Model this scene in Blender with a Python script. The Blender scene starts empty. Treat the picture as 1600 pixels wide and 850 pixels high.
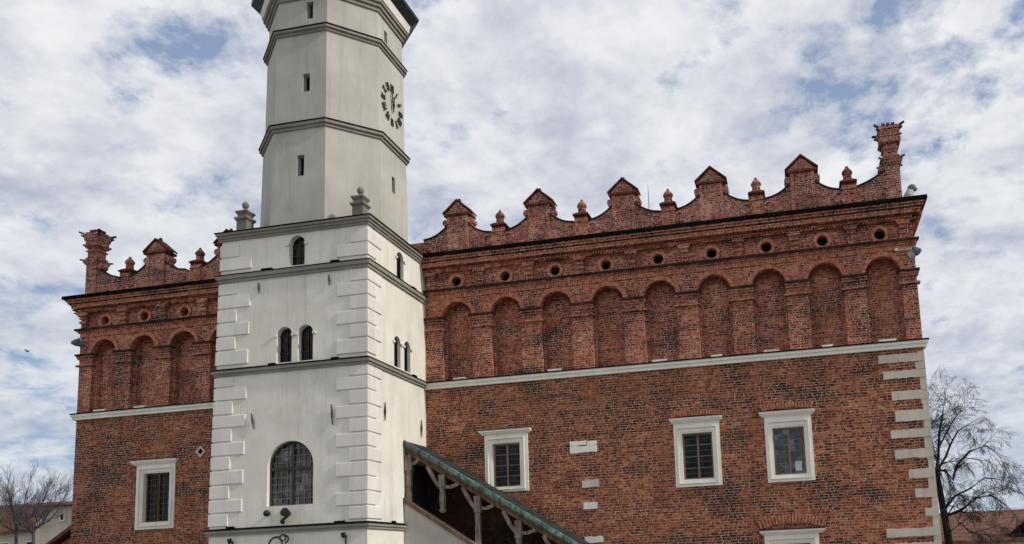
import bpy, bmesh, math, random
from mathutils import Vector, Matrix
random.seed(7)
S = bpy.context.scene
COL = S.collection
R_ = math.radians

# ------------------------------------------------------------------ camera
cd = bpy.data.cameras.new('camera'); cam = bpy.data.objects.new('camera', cd); COL.objects.link(cam)
rt = Vector((0.980996, 0.188906, -0.044283)); up = Vector((0.069132, -0.127051, 0.989484)); fw = Vector((-0.181293, 0.973742, 0.137696))
M = Matrix(((rt.x, up.x, -fw.x), (rt.y, up.y, -fw.y), (rt.z, up.z, -fw.z))).to_4x4()
M.translation = Vector((10.3837, -24.3859, 1.70)); cam.matrix_world = M
cd.sensor_fit = 'HORIZONTAL'; cd.sensor_width = 36; cd.lens = 29.3285
cd.shift_x = -0.127343; cd.shift_y = 0.168816; cd.clip_end = 3000; cd.clip_start = 0.1
S.camera = cam

# ------------------------------------------------------------------ sky, sun, exposure
SUN_EL, SUN_AZ = 34.0, -6.5          # azimuth: degrees from +X towards +Y
w = bpy.data.worlds.new('World'); S.world = w; w.use_nodes = True
nt = w.node_tree; N = nt.nodes; L = nt.links; N.clear()
def nd(t, **k):
    n = N.new(t)
    for a, b in k.items(): setattr(n, a, b)
    return n
out = nd('ShaderNodeOutputWorld'); bg = nd('ShaderNodeBackground'); bg.inputs[1].default_value = 0.1
L.new(bg.outputs[0], out.inputs[0])
sky = nd('ShaderNodeTexSky', sky_type='NISHITA', sun_disc=False, sun_elevation=R_(SUN_EL), sun_rotation=R_(90 - SUN_AZ))
sky.air_density = 1.0; sky.dust_density = 1.0; sky.ozone_density = 1.5
tc = nd('ShaderNodeTexCoord'); sp = nd('ShaderNodeSeparateXYZ'); L.new(tc.outputs['Generated'], sp.inputs[0])
def mth(op, a, b=None, clamp=False):
    n = nd('ShaderNodeMath', operation=op, use_clamp=clamp)
    for i, v in enumerate((a, b)):
        if v is None: continue
        if isinstance(v, (int, float)): n.inputs[i].default_value = v
        else: L.new(v, n.inputs[i])
    return n.outputs[0]
zc = mth('MAXIMUM', sp.outputs[2], 0.0); den = mth('ADD', zc, 0.30)
cb = nd('ShaderNodeCombineXYZ'); L.new(mth('DIVIDE', sp.outputs[0], den), cb.inputs[0]); L.new(mth('DIVIDE', sp.outputs[1], den), cb.inputs[1]); cb.inputs[2].default_value = 0.37
def noise(scale, detail, rough, dist=0.0, off=0.0):
    mp = nd('ShaderNodeMapping'); mp.inputs['Location'].default_value = (off, off * .7, off * .3); L.new(cb.outputs[0], mp.inputs[0])
    n = nd('ShaderNodeTexNoise'); n.inputs['Scale'].default_value = scale; n.inputs['Detail'].default_value = detail
    n.inputs['Roughness'].default_value = rough; n.inputs['Distortion'].default_value = dist
    L.new(mp.outputs[0], n.inputs[0]); return n.outputs[0]
def ramp(fac, stops):
    n = nd('ShaderNodeValToRGB'); e = n.color_ramp.elements
    while len(e) < len(stops): e.new(0.5)
    for q, (p, c) in zip(e, stops): q.position = p; q.color = (*c, 1)
    L.new(fac, n.inputs[0]); return n.outputs[0]
def mixc(f, a, b, blend='MIX'):
    n = nd('ShaderNodeMix', data_type='RGBA', blend_type=blend)
    if isinstance(f, (int, float)): n.inputs[0].default_value = f
    else: L.new(f, n.inputs[0])
    for i, v in ((6, a), (7, b)):
        if isinstance(v, tuple): n.inputs[i].default_value = (*v, 1)
        else: L.new(v, n.inputs[i])
    return n.outputs[2]
puff = noise(9.0, 10, .60, .1, 3.1)
broad = noise(2.1, 4, .5, .2, 8.4)
thick = mth('ADD', mth('MULTIPLY', puff, .60), mth('MULTIPLY', broad, .40))
shade = ramp(noise(5.8, 9, .58, .2, 21.0), [(.32, (4.6, 4.95, 5.9)), (.43, (6.0, 6.2, 6.8)), (.53, (7.1, 7.25, 7.6)), (.68, (7.9, 8.0, 8.15))])
fine = ramp(noise(15.0, 7, .6, .1, 5.0), [(.36, (.86, .875, .91)), (.56, (1.0, 1.0, 1.0)), (.7, (1.04, 1.04, 1.03))])
shade = mixc(1.0, shade, fine, 'MULTIPLY')
low = ramp(sp.outputs[2], [(.02, (.76, .83, .89)), (.20, (.90, .93, .96)), (.40, (1, 1, 1))])
shade = mixc(1.0, shade, low, 'MULTIPLY')
cover = ramp(thick, [(.385, (0, 0, 0)), (.428, (.58, .58, .58)), (.472, (1, 1, 1))])
blue = mixc(.7, sky.outputs[0], (3.0, 3.75, 5.5))
L.new(mixc(cover, blue, shade), bg.inputs[0])

sd = bpy.data.lights.new('sun', 'SUN'); sun = bpy.data.objects.new('sun', sd); COL.objects.link(sun)
sd.energy = 2.5; sd.angle = R_(3.0); sd.color = (1.0, .955, .88)
sdir = Vector((math.cos(R_(SUN_EL)) * math.cos(R_(SUN_AZ)), math.cos(R_(SUN_EL)) * math.sin(R_(SUN_AZ)), math.sin(R_(SUN_EL))))
sun.rotation_euler = sdir.to_track_quat('Z', 'Y').to_euler()
sun.location = sdir * 60
S.view_settings.view_transform = 'Standard'; S.view_settings.look = 'None'; S.view_settings.exposure = 0.15; S.view_settings.gamma = 1.0
S.view_settings.use_curve_mapping = False

# ------------------------------------------------------------------ material helpers
class MT:
    def __init__(s, name, rough=.85, spec=.3):
        s.m = bpy.data.materials.new(name); s.m.use_nodes = True; s.t = s.m.node_tree
        s.b = s.t.nodes['Principled BSDF']; s.b.inputs['Roughness'].default_value = rough
        s.b.inputs['Specular IOR Level'].default_value = spec
    def n(s, t, **k):
        x = s.t.nodes.new(t)
        for a, b in k.items(): setattr(x, a, b)
        return x
    def l(s, a, b): s.t.links.new(a, b)
    def pos(s):
        return s.n('ShaderNodeNewGeometry').outputs['Position']
    def math(s, op, a, b=None, clamp=False):
        n = s.n('ShaderNodeMath', operation=op, use_clamp=clamp)
        for i, v in enumerate((a, b)):
            if v is None: continue
            if isinstance(v, (int, float)): n.inputs[i].default_value = v
            else: s.l(v, n.inputs[i])
        return n.outputs[0]
    def noise(s, vec, scale, detail=4, rough=.55, sc=None, dist=0):
        if sc:
            mp = s.n('ShaderNodeMapping'); mp.inputs['Scale'].default_value = sc; s.l(vec, mp.inputs[0]); vec = mp.outputs[0]
        n = s.n('ShaderNodeTexNoise'); n.inputs['Scale'].default_value = scale; n.inputs['Detail'].default_value = detail
        n.inputs['Roughness'].default_value = rough; n.inputs['Distortion'].default_value = dist; s.l(vec, n.inputs[0]); return n.outputs[0]
    def ramp(s, fac, stops, interp='LINEAR'):
        n = s.n('ShaderNodeValToRGB'); n.color_ramp.interpolation = interp; e = n.color_ramp.elements
        while len(e) < len(stops): e.new(.5)
        for q, (p, c) in zip(e, stops):
            q.position = p; q.color = (*c, 1) if isinstance(c, tuple) else (c, c, c, 1)
        s.l(fac, n.inputs[0]); return n.outputs[0]
    def mix(s, f, a, b, blend='MIX'):
        n = s.n('ShaderNodeMix', data_type='RGBA', blend_type=blend)
        if isinstance(f, (int, float)): n.inputs[0].default_value = f
        else: s.l(f, n.inputs[0])
        for i, v in ((6, a), (7, b)):
            if isinstance(v, tuple): n.inputs[i].default_value = (*v, 1)
            else: s.l(v, n.inputs[i])
        return n.outputs[2]
    def bump(s, h, strength=.4, dist=.02):
        n = s.n('ShaderNodeBump'); n.inputs['Strength'].default_value = strength; n.inputs['Distance'].default_value = dist
        s.l(h, n.inputs['Height']); s.l(n.outputs[0], s.b.inputs['Normal'])
    def col(s, c): s.l(c, s.b.inputs['Base Color'])

def brick_mat(name, stops, mortar, bw=.24, rh=.078, mo=.011, mortar_amt=(.35, .8), darkness=.5):
    s = MT(name, .92, .15); p = s.pos()
    sep = s.n('ShaderNodeSeparateXYZ'); s.l(p, sep.inputs[0])
    # gently uneven courses
    wob = s.math('MULTIPLY', s.math('SUBTRACT', s.noise(p, .9, 3), .5), .05)
    cmb = s.n('ShaderNodeCombineXYZ'); s.l(s.math('ADD', s.math('ADD', sep.outputs[0], sep.outputs[1]), wob), cmb.inputs[0])
    zz = s.math('ADD', sep.outputs[2], s.math('MULTIPLY', wob, .7)); s.l(zz, cmb.inputs[1])
    wn = s.n('ShaderNodeTexWhiteNoise', noise_dimensions='1D'); s.l(s.math('FLOOR', s.math('DIVIDE', zz, rh)), wn.inputs['W'])
    s.l(s.math('ADD', s.math('ADD', s.math('ADD', sep.outputs[0], sep.outputs[1]), s.math('MULTIPLY', wob, 1.6)), s.math('MULTIPLY', wn.outputs[0], bw * .8)), cmb.inputs[0])
    br = s.n('ShaderNodeTexBrick'); br.offset = .5; br.squash = .6; br.squash_frequency = 2
    for k, v in (('Scale', 1), ('Mortar Size', mo), ('Mortar Smooth', .25), ('Bias', 0), ('Brick Width', bw), ('Row Height', rh)): br.inputs[k].default_value = v
    br.inputs['Color1'].default_value = (0, 0, 0, 1); br.inputs['Color2'].default_value = (1, 1, 1, 1); br.inputs['Mortar'].default_value = (.5, .5, .5, 1)
    s.l(cmb.outputs[0], br.inputs['Vector'])
    t = s.math('MULTIPLY', br.outputs['Color'], .62)
    t = s.math('ADD', t, s.math('MULTIPLY', s.noise(p, 6.0, 7, .85), 1.5))
    t = s.math('ADD', t, s.math('MULTIPLY', s.noise(p, .7, 5, .62), .8))
    burnt = s.ramp(s.noise(p, 1.1, 6, .62, sc=(.6, .6, 1.5)), [(.52, 0), (.68, darkness)])
    rows = s.ramp(s.noise(p, 1.0, 5, .7, sc=(.35, .35, 3.2)), [(.58, 0), (.70, darkness * .9)])
    zone = s.ramp(s.noise(p, .42, 4, .6), [(.42, 0), (.58, .16)])
    t = s.math('SUBTRACT', s.math('SUBTRACT', s.math('SUBTRACT', t, .92), s.math('MULTIPLY', burnt, s.math('ADD', br.outputs['Color'], .45))), s.math('ADD', zone, s.math('MULTIPLY', rows, br.outputs['Color'])), True)
    c = s.ramp(t, stops)
    c = s.mix(s.math('MULTIPLY', s.noise(p, 38, 4, .7), .5), c, (.06, .03, .022))
    mf = s.ramp(s.noise(p, 1.7, 5, .65), [(.35, mortar_amt[0]), (.65, mortar_amt[1])])
    fl = s.ramp(s.noise(p, 11, 3, .7), [(.40, .18), (.60, 1.0)])
    c = s.mix(s.math('MULTIPLY', s.math('MULTIPLY', br.outputs['Fac'], mf), fl), c, mortar)
    c = s.mix(s.ramp(s.noise(p, .5, 5, .65, sc=(1, 1, .8)), [(.54, 0), (.66, .30)]), c, (.40, .16, .065))
    c = s.mix(s.ramp(s.noise(p, .8, 6, .7, sc=(1.6, 1.6, .25)), [(.56, 0), (.72, .45)]), c, (.05, .028, .022))
    lime = s.ramp(s.noise(p, 8.5, 7, .78), [(.58, 0), (.72, .48)])
    c = s.mix(lime, c, (.52, .32, .25))
    s.col(c)
    s.bump(s.math('SUBTRACT', s.math('ADD', s.math('MULTIPLY', s.noise(p, 26, 4, .7), .5), s.math('MULTIPLY', br.outputs['Color'], .35)), br.outputs['Fac']), .8, .016)
    return s.m
BR1 = brick_mat('brick_lower', [(0, (.022, .013, .011)), (.15, (.075, .028, .019)), (.34, (.195, .055, .030)), (.54, (.335, .095, .046)), (.74, (.50, .175, .080)), (.88, (.62, .27, .145)), (1, (.72, .42, .28))], (.70, .50, .38), bw=.22, mortar_amt=(.4, 1.0))
BR2 = brick_mat('brick_upper', [(0, (.03, .014, .011)), (.15, (.115, .036, .024)), (.34, (.275, .072, .042)), (.54, (.45, .128, .072)), (.74, (.61, .215, .122)), (.88, (.70, .33, .215)), (1, (.78, .50, .38))], (.76, .55, .44), bw=.165, rh=.074, mortar_amt=(.3, 1.0), darkness=.5)
BR3 = brick_mat('brick_crest', [(0, (.035, .016, .013)), (.15, (.13, .042, .03)), (.34, (.30, .083, .054)), (.54, (.46, .148, .10)), (.74, (.61, .255, .185)), (.88, (.71, .39, .30)), (1, (.78, .53, .43))], (.76, .58, .48), bw=.15, rh=.07, mortar_amt=(.4, 1.0), darkness=.52)

def simple(name, c1, c2, scale, rough=.85, spec=.3, metallic=0, detail=5, bump=0, sc=None):
    s = MT(name, rough, spec); p = s.pos(); s.b.inputs['Metallic'].default_value = metallic
    f = s.noise(p, scale, detail, .62, sc=sc)
    s.col(s.ramp(f, [(.3, c1), (.7, c2)]))
    if bump: s.bump(s.noise(p, scale * 3, 4, .6), bump, .02)
    return s.m
def voussoir_mat(name):
    s = MT(name, .92, .15); p = s.pos()
    v = s.n('ShaderNodeTexVoronoi'); v.inputs['Scale'].default_value = 9; s.l(p, v.inputs[0])
    sep = s.n('ShaderNodeSeparateColor'); s.l(v.outputs['Color'], sep.inputs[0])
    c = s.ramp(sep.outputs[0], [(0, (.06, .02, .015)), (.4, (.27, .07, .042)), (.75, (.48, .155, .09)), (1, (.66, .30, .19))])
    c = s.mix(.3, c, (.48, .155, .085))
    s.col(s.mix(s.math('MULTIPLY', s.noise(p, 30, 4, .7), .5), c, (.07, .035, .03)))
    s.bump(s.noise(p, 40, 4, .6), .4, .01)
    return s.m
VOU = voussoir_mat('brick_on_edge')
VOUL = simple('pale_brick_on_edge', (.20, .06, .036), (.66, .29, .18), 11, .92, .15, bump=.4)
MORT = simple('lime_mortar', (.22, .16, .13), (.36, .28, .23), 9, bump=.3)
DKLEDGE = simple('dark_brick_ledge', (.016, .011, .010), (.075, .038, .03), 4, .9, .1, bump=.4)  # near-black brick for ledges and covers; the cornice strips use it as shade
def plaster_mat(name, base, dirt, warm):
    s = MT(name, .9, .2); p = s.pos()
    c = s.mix(s.ramp(s.noise(p, .8, 6, .6), [(.3, 0), (.72, .8)]), base, dirt)
    c = s.mix(s.ramp(s.noise(p, 3.2, 6, .7, sc=(1, 1, .12)), [(.5, 0), (.72, .6)]), c, dirt)
    c = s.mix(s.ramp(s.noise(p, 1.1, 7, .72, sc=(1.5, 1.5, .35)), [(.56, 0), (.70, .5)]), c, tuple(x * .78 for x in dirt))
    c = s.mix(s.ramp(s.noise(p, .35, 3, .5), [(.4, 0), (.65, .45)]), c, warm)
    c = s.mix(s.ramp(s.noise(p, 2.4, 6, .75, sc=(2.2, 2.2, .10)), [(.53, 0), (.68, .30)]), c, tuple(a * b for a, b in zip(dirt, (.74, .71, .66))))
    c = s.mix(s.ramp(s.noise(p, 1.9, 8, .8, dist=1.0), [(.60, 0), (.64, .22)]), c, tuple(x * 1.06 for x in base))
    c = s.mix(s.ramp(s.noise(p, 14, 5, .7), [(.6, 0), (.8, .22)]), c, (.25, .235, .21))
    s.col(c); s.bump(s.noise(p, 22, 5, .65), .22, .02)
    return s.m
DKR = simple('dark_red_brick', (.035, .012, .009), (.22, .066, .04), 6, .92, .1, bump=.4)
PLA = plaster_mat('white_plaster', (.85, .815, .725), (.58, .55, .475), (.79, .735, .63))
PLO = plaster_mat('shade_darkened_plaster', (.52, .50, .445), (.34, .325, .285), (.50, .47, .40))  # octagon plaster darkened throughout to paint in the shade of its front
QUO = plaster_mat('quoin_plaster', (.82, .785, .73), (.58, .55, .50), (.76, .71, .655))
CORM = plaster_mat('weathered_moulding', (.32, .305, .262), (.17, .16, .135), (.30, .28, .235))
STO = plaster_mat('white_stone', (.90, .875, .79), (.70, .66, .56), (.86, .82, .72))
QST = plaster_mat('limestone', (.68, .62, .53), (.36, .32, .265), (.60, .53, .44))
PAR = plaster_mat('parapet_plaster', (.50, .48, .44), (.33, .315, .29), (.48, .45, .40))
PIN = plaster_mat('pinnacle_stone', (.23, .215, .18), (.12, .115, .095), (.25, .22, .175))
FLASH = simple('dark_sheet_metal', (.003, .003, .003), (.012, .011, .010), 3, 1.0, .02)
ROOFM = simple('dark_roof_sheet', (.010, .014, .018), (.03, .04, .048), 2, .5, .4)
DARK = simple('black_iron', (.008, .008, .008), (.025, .023, .022), 12, .55, .4)
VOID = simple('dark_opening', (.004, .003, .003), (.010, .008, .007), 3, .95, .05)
IRON = simple('rusty_iron', (.03, .025, .022), (.09, .075, .062), 10, .75, .3)
def wood_mat(name, c1, c2, c3):
    s = MT(name, .85, .2); p = s.pos()
    f = s.noise(p, 7, 6, .7, sc=(1, 1, .25), dist=1.2)
    s.col(s.ramp(f, [(.3, c1), (.5, c2), (.72, c3)])); s.bump(f, .5, .02); return s.m
WOOD = wood_mat('grey_weathered_timber', (.07, .055, .046), (.19, .155, .13), (.36, .30, .26))
WOODB = wood_mat('brown_timber', (.05, .028, .016), (.13, .07, .038), (.24, .14, .08))
RAIL = wood_mat('dark_timber_rail', (.07, .045, .033), (.14, .095, .07), (.22, .16, .125))
SASH = wood_mat('pale_brown_sash', (.14, .10, .07), (.24, .17, .12), (.32, .25, .19))
def copper_mat():
    s = MT('green_copper', .7, .4); p = s.pos()
    c = s.ramp(s.noise(p, 2.6, 6, .65), [(.28, (.028, .044, .038)), (.45, (.075, .125, .105)), (.7, (.16, .26, .222))])
    sx = s.n('ShaderNodeSeparateXYZ'); s.l(p, sx.inputs[0])
    old = s.ramp(s.math('ADD', s.math('MULTIPLY', sx.outputs[0], .35), s.noise(p, 1.6, 5, .7)), [(.2, .85), (.85, 0)])
    c = s.mix(old, c, (.07, .075, .07))
    st = s.ramp(s.noise(p, 11, 4, .6, sc=(1, 1, .3)), [(.44, 0), (.62, .92)])
    s.col(s.mix(st, c, (.03, .04, .034))); s.bump(s.noise(p, 14, 3), .3, .02); return s.m
COP = copper_mat()
COPD = simple('tarnished_copper_top', (.010, .013, .012), (.038, .046, .042), 2.2, .75, .3, bump=.3)
LEAD = simple('window_lead', (.10, .10, .095), (.20, .195, .185), 20, .6)
def glass_mat(name, base, rough=.08, spec=.5, cells=5.5):
    s = MT(name, rough, spec); p = s.pos()
    v = s.n('ShaderNodeTexVoronoi', distance='CHEBYCHEV'); v.inputs['Scale'].default_value = cells; v.inputs['Randomness'].default_value = .55; s.l(p, v.inputs[0])
    sp_ = s.n('ShaderNodeSeparateColor'); s.l(v.outputs['Color'], sp_.inputs[0])
    k = lambda f: tuple(x * f for x in base)
    c = s.ramp(sp_.outputs[0], [(0, k(.15)), (.55, k(.7)), (.85, k(1.6)), (1, k(3.2))])
    s.col(s.mix(s.ramp(s.noise(p, 5, 5, .7), [(.4, 0), (.65, .8)]), c, k(.2))); return s.m
GLA = glass_mat('dark_glass', (.010, .010, .009), .08, .2)
GLB = glass_mat('bluish_glass', (.085, .105, .105), .08, .5)
GLW = glass_mat('old_leaded_glass', (.075, .075, .062), .1, .6, 4.0)
GLP = simple('pale_reflection', (.35, .45, .45), (.62, .68, .66), 8, .3)  # pale fill that paints a reflection onto one window pane
BARK = simple('grey_bark', (.010, .009, .009), (.035, .031, .030), 9)
BARK2 = simple('dark_bark', (.035, .032, .036), (.085, .08, .088), 9)

# ------------------------------------------------------------------ mesh helpers
class MB:
    def __init__(s): s.bm = bmesh.new()
    def face(s, pts):
        try: return s.bm.faces.new([s.bm.verts.new(p) for p in pts])
        except ValueError: return None
    def hull8(s, a, b):        # a, b: matching loops of points, closed solid between
        va = [s.bm.verts.new(p) for p in a]; vb = [s.bm.verts.new(p) for p in b]; n = len(a)
        s.bm.faces.new(va[::-1]); s.bm.faces.new(vb)
        for i in range(n): s.bm.faces.new((va[i], va[(i + 1) % n], vb[(i + 1) % n], vb[i]))
        return s
    def box(s, x0, x1, y0, y1, z0, z1):
        s.hull8([(x0, y0, z0), (x1, y0, z0), (x1, y1, z0), (x0, y1, z0)], [(x0, y0, z1), (x1, y0, z1), (x1, y1, z1), (x0, y1, z1)]); return s
    def prism_y(s, prof, y0, y1):     # profile in x,z
        s.hull8([(x, y0, z) for x, z in prof], [(x, y1, z) for x, z in prof]); return s
    def prism_x(s, prof, x0, x1):     # profile in y,z
        s.hull8([(x0, y, z) for y, z in prof], [(x1, y, z) for y, z in prof]); return s
    def frustum(s, x, y, z0, z1, a0, b0, a1, b1):
        f = lambda a, b, z: [(x - a, y - b, z), (x + a, y - b, z), (x + a, y + b, z), (x - a, y + b, z)]
        s.hull8(f(a0, b0, z0), f(a1, b1, z1)); return s
    def bar(s, p, q, a, b=None):      # rectangular bar between two points; a, b half sizes
        b = b or a; p = Vector(p); q = Vector(q); d = (q - p).normalized()
        u = d.cross(Vector((0, 1, 0))); u = (u if u.length > .05 else d.cross(Vector((1, 0, 0)))).normalized(); v = d.cross(u)
        f = lambda c: [tuple(c + u * i * a + v * j * b) for i, j in ((-1, -1), (1, -1), (1, 1), (-1, 1))]
        s.hull8(f(p), f(q)); return s
    def tube(s, pts, radii, n=6):
        rings = []
        for i, p in enumerate(pts):
            p = Vector(p); d = (Vector(pts[min(i + 1, len(pts) - 1)]) - Vector(pts[max(i - 1, 0)])).normalized()
            u = d.orthogonal().normalized(); v = d.cross(u); r = radii[i] if isinstance(radii, (list, tuple)) else radii
            rings.append([s.bm.verts.new(p + (u * math.cos(2 * math.pi * k / n) + v * math.sin(2 * math.pi * k / n)) * r) for k in range(n)])
        for a, b in zip(rings, rings[1:]):
            # match ring phase
            off = min(range(n), key=lambda o: (a[0].co - b[o].co).length)
            for k in range(n): s.bm.faces.new((a[k], a[(k + 1) % n], b[(k + 1 + off) % n], b[(k + off) % n]))
        s.bm.faces.new(rings[0][::-1]); s.bm.faces.new(rings[-1]); return s
    def lathe(s, prof, x, y, n=12):   # profile r,z
        rings = [[s.bm.verts.new((x + r * math.cos(2 * math.pi * k / n), y + r * math.sin(2 * math.pi * k / n), z)) for k in range(n)] for r, z in prof]
        for a, b in zip(rings, rings[1:]):
            for k in range(n): s.bm.faces.new((a[k], a[(k + 1) % n], b[(k + 1) % n], b[k]))
        s.bm.faces.new(rings[0][::-1]); s.bm.faces.new(rings[-1]); return s
    def ball(s, c, r, sx=1, sy=1, sz=1, rot=None):
        m = Matrix.Translation(c) @ (rot or Matrix()) @ Matrix.Diagonal((r * sx, r * sy, r * sz, 1))
        bmesh.ops.create_uvsphere(s.bm, u_segments=12, v_segments=8, radius=1, matrix=m); return s
    def ring_y(s, xc, zc, ro, ri, y0, y1, n=24):
        for k in range(n):
            a, b = 2 * math.pi * k / n, 2 * math.pi * (k + 1) / n
            q = [(xc + r * math.cos(t), zc + r * math.sin(t)) for r, t in ((ri, a), (ro, a), (ro, b), (ri, b))]
            s.prism_y(q, y0, y1)
        bmesh.ops.remove_doubles(s.bm, verts=s.bm.verts, dist=1e-4)
        dead = {}
        for f in s.bm.faces: dead.setdefault(frozenset(v.index for v in f.verts), []).append(f)
        return s
    def frame_y(s, xo0, xo1, zo0, zo1, xi0, xi1, zi0, zi1, y0, y1):   # mitred rectangular frame
        o = [(xo0, zo0), (xo1, zo0), (xo1, zo1), (xo0, zo1)]; i = [(xi0, zi0), (xi1, zi0), (xi1, zi1), (xi0, zi1)]
        vs = {}
        for nm, l in (('o', o), ('i', i)):
            for k, (x, z) in enumerate(l):
                for y in (y0, y1): vs[nm, k, y] = s.bm.verts.new((x, y, z))
        for k in range(4):
            j = (k + 1) % 4
            s.bm.faces.new((vs['o', k, y0], vs['o', j, y0], vs['i', j, y0], vs['i', k, y0]))
            s.bm.faces.new((vs['o', k, y1], vs['i', k, y1], vs['i', j, y1], vs['o', j, y1]))
            s.bm.faces.new((vs['o', k, y0], vs['o', k, y1], vs['o', j, y1], vs['o', j, y0]))
            s.bm.faces.new((vs['i', k, y0], vs['i', j, y0], vs['i', j, y1], vs['i', k, y1]))
        return s
    def build(s, name, mat, parent=None, smooth=False, jitter=0):
        if jitter:
            for v in s.bm.verts: v.co += Vector([random.uniform(-jitter, jitter) for _ in range(3)])
        bmesh.ops.recalc_face_normals(s.bm, faces=s.bm.faces)
        me = bpy.data.meshes.new(name); s.bm.to_mesh(me); s.bm.free()
        if smooth:
            for p in me.polygons: p.use_smooth = True
        me.materials.append(mat); o = bpy.data.objects.new(name, me); COL.objects.link(o)
        if parent: o.parent = parent
        return o
def boolean(o, cutter):
    bmesh.ops.recalc_face_normals(cutter.bm, faces=cutter.bm.faces)
    me = bpy.data.meshes.new('cutter'); cutter.bm.to_mesh(me); cutter.bm.free()
    c = bpy.data.objects.new('cutter', me); COL.objects.link(c)
    m = o.modifiers.new('cut', 'BOOLEAN'); m.operation = 'DIFFERENCE'; m.solver = 'EXACT'; m.object = c
    dg = bpy.context.evaluated_depsgraph_get(); dg.update()
    nm = bpy.data.meshes.new_from_object(o.evaluated_get(dg), depsgraph=dg)
    o.modifiers.clear(); o.data = nm; bpy.data.objects.remove(c); bpy.data.meshes.remove(me)
def rough_stone(x0, x1, z0, z1, y0, y1, j=.012, step=.09):
    pts = []
    for (a, b, c, d) in ((x0, z0, x1, z0), (x1, z0, x1, z1), (x1, z1, x0, z1), (x0, z1, x0, z0)):
        n = max(2, int(max(abs(c - a), abs(d - b)) / step))
        for i in range(n): pts.append((a + (c - a) * i / n + random.uniform(-j, j), b + (d - b) * i / n + random.uniform(-j, j)))
    return MB().prism_y(pts, y0, y1)
def thing(name, label, cat, loc=(0, 0, 0), group=None):
    o = bpy.data.objects.new(name, None); COL.objects.link(o); o.location = loc; o.empty_display_size = .3
    o['label'] = label; o['category'] = cat
    if group: o['group'] = group
    bpy.context.view_layer.update()
    return o
def tag(o, label, cat, group=None):
    o['label'] = label; o['category'] = cat
    if group: o['group'] = group
    return o
def arch_prof(xc, hw, z0, zs, n=18):
    return [(xc - hw, z0), (xc + hw, z0)] + [(xc + hw * math.cos(math.pi * k / n), zs + hw * math.sin(math.pi * k / n)) for k in range(n + 1)]

# ------------------------------------------------------------------ ground
def ground():
    b = MB(); b.face([(-900, -900, 0), (900, -900, 0), (900, 900, 0), (-900, 900, 0)])
    s = MT('pale_paving', .9, .2); p = s.pos()
    br = s.n('ShaderNodeTexBrick'); s.l(p, br.inputs['Vector'])
    for k, v in (('Scale', 1), ('Mortar Size', .012), ('Brick Width', .3), ('Row Height', .2)): br.inputs[k].default_value = v
    br.inputs['Color1'].default_value = (.20, .185, .165, 1); br.inputs['Color2'].default_value = (.27, .25, .22, 1); br.inputs['Mortar'].default_value = (.2, .19, .17, 1)
    s.col(s.mix(s.noise(p, .4, 5), br.outputs['Color'], (.22, .205, .18)))
    o = b.build('ground', s.m); o['kind'] = 'structure'
ground()

# ================================================================== BRICK TOWN HALL
XL, XR, XT, XTL = -14.09, 14.13, -1.10, -5.90
YF = -3.65                       # tower front plane
hall = thing('town_hall', 'long red brick hall with arcaded upper storey and crested attic, behind the white tower', 'town hall', (0, 6, 0))
def part(mb, name, mat, parent=None, **k):
    o = mb.build(name, mat, None, **k); par = parent or hall
    o.parent = par; o.matrix_parent_inverse = par.matrix_world.inverted(); return o
WINS = [  # outer x0,x1,z0,z1, hood x0,x1,top, opening x0,x1,z0,z1
    (-11.56, -10.08, 3.475, 5.65, -11.74, -9.98, 5.80, -11.31, -10.31, 3.71, 5.36),
    (.86, 2.26, 3.99, 5.78, .71, 2.38, 5.92, 1.10, 1.99, 4.15, 5.50),
    (6.81, 8.18, 3.80, 5.70, 6.70, 8.27, 5.855, 7.05, 7.95, 4.02, 5.40),
    (9.50, 10.85, 3.78, 5.70, 9.36, 10.97, 5.845, 9.72, 10.62, 3.99, 5.37),
    (9.29, 10.83, .45, 2.27, 9.17, 11.01, 2.40, 9.55, 10.58, .7, 2.0)]
wall = part(MB().box(XL, XR, 0, 12, -.3, 7.40), 'wall', BR1)
c = MB()
for x0, x1, z0, z1, *r in WINS: c.box(x0 + .12, x1 - .12, -.2, .5, z0 + .08, z1 - .12)
c.prism_y([(-9.17, 5.86), (-9.06, 5.97), (-9.17, 6.08), (-9.28, 5.97)], -.2, .4)
boolean(wall, c)
NI = [k * 1.65 for k in range(9)] + [-13.08 + k * 1.56 for k in range(4)]   # niche centres
OC = [k * 1.65 for k in range(9)] + [-13.08 + k * 1.575 for k in range(4)]
ZSPR = 9.69
up_ = part(MB().box(XL, XR, 0, 12, 7.40, 10.55), 'arcade_wall', BR2)
c = MB()
for x in NI: c.prism_y(arch_prof(x, .50, 7.64, ZSPR), -.2, .17)
boolean(up_, c)
c = MB()
for x in NI: c.prism_y(arch_prof(x + .0, .415, 7.66, ZSPR - .02), .12, .36)
boolean(up_, c)
fr = part(MB().box(XL, XR, 0, 12, 10.55, 11.66), 'frieze_wall', BR2)
c = MB()
for x in OC: c.prism_y([(x + .165 * math.cos(t * math.pi / 10), 10.87 + .165 * math.sin(t * math.pi / 10)) for t in range(20)], -.2, .5)
boolean(fr, c)
for x in OC:
    rg = MB(); rg.ring_y(x, 10.87, .27, .163, -.05, .02, 24); o = part(rg, 'oculus', VOUL)
    hb = MB().prism_y([(x + .18 * math.cos(t * math.pi / 10), 10.87 + .18 * math.sin(t * math.pi / 10)) for t in range(20)], .2, .24)
    part(hb, 'hollow', VOID, o)
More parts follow.
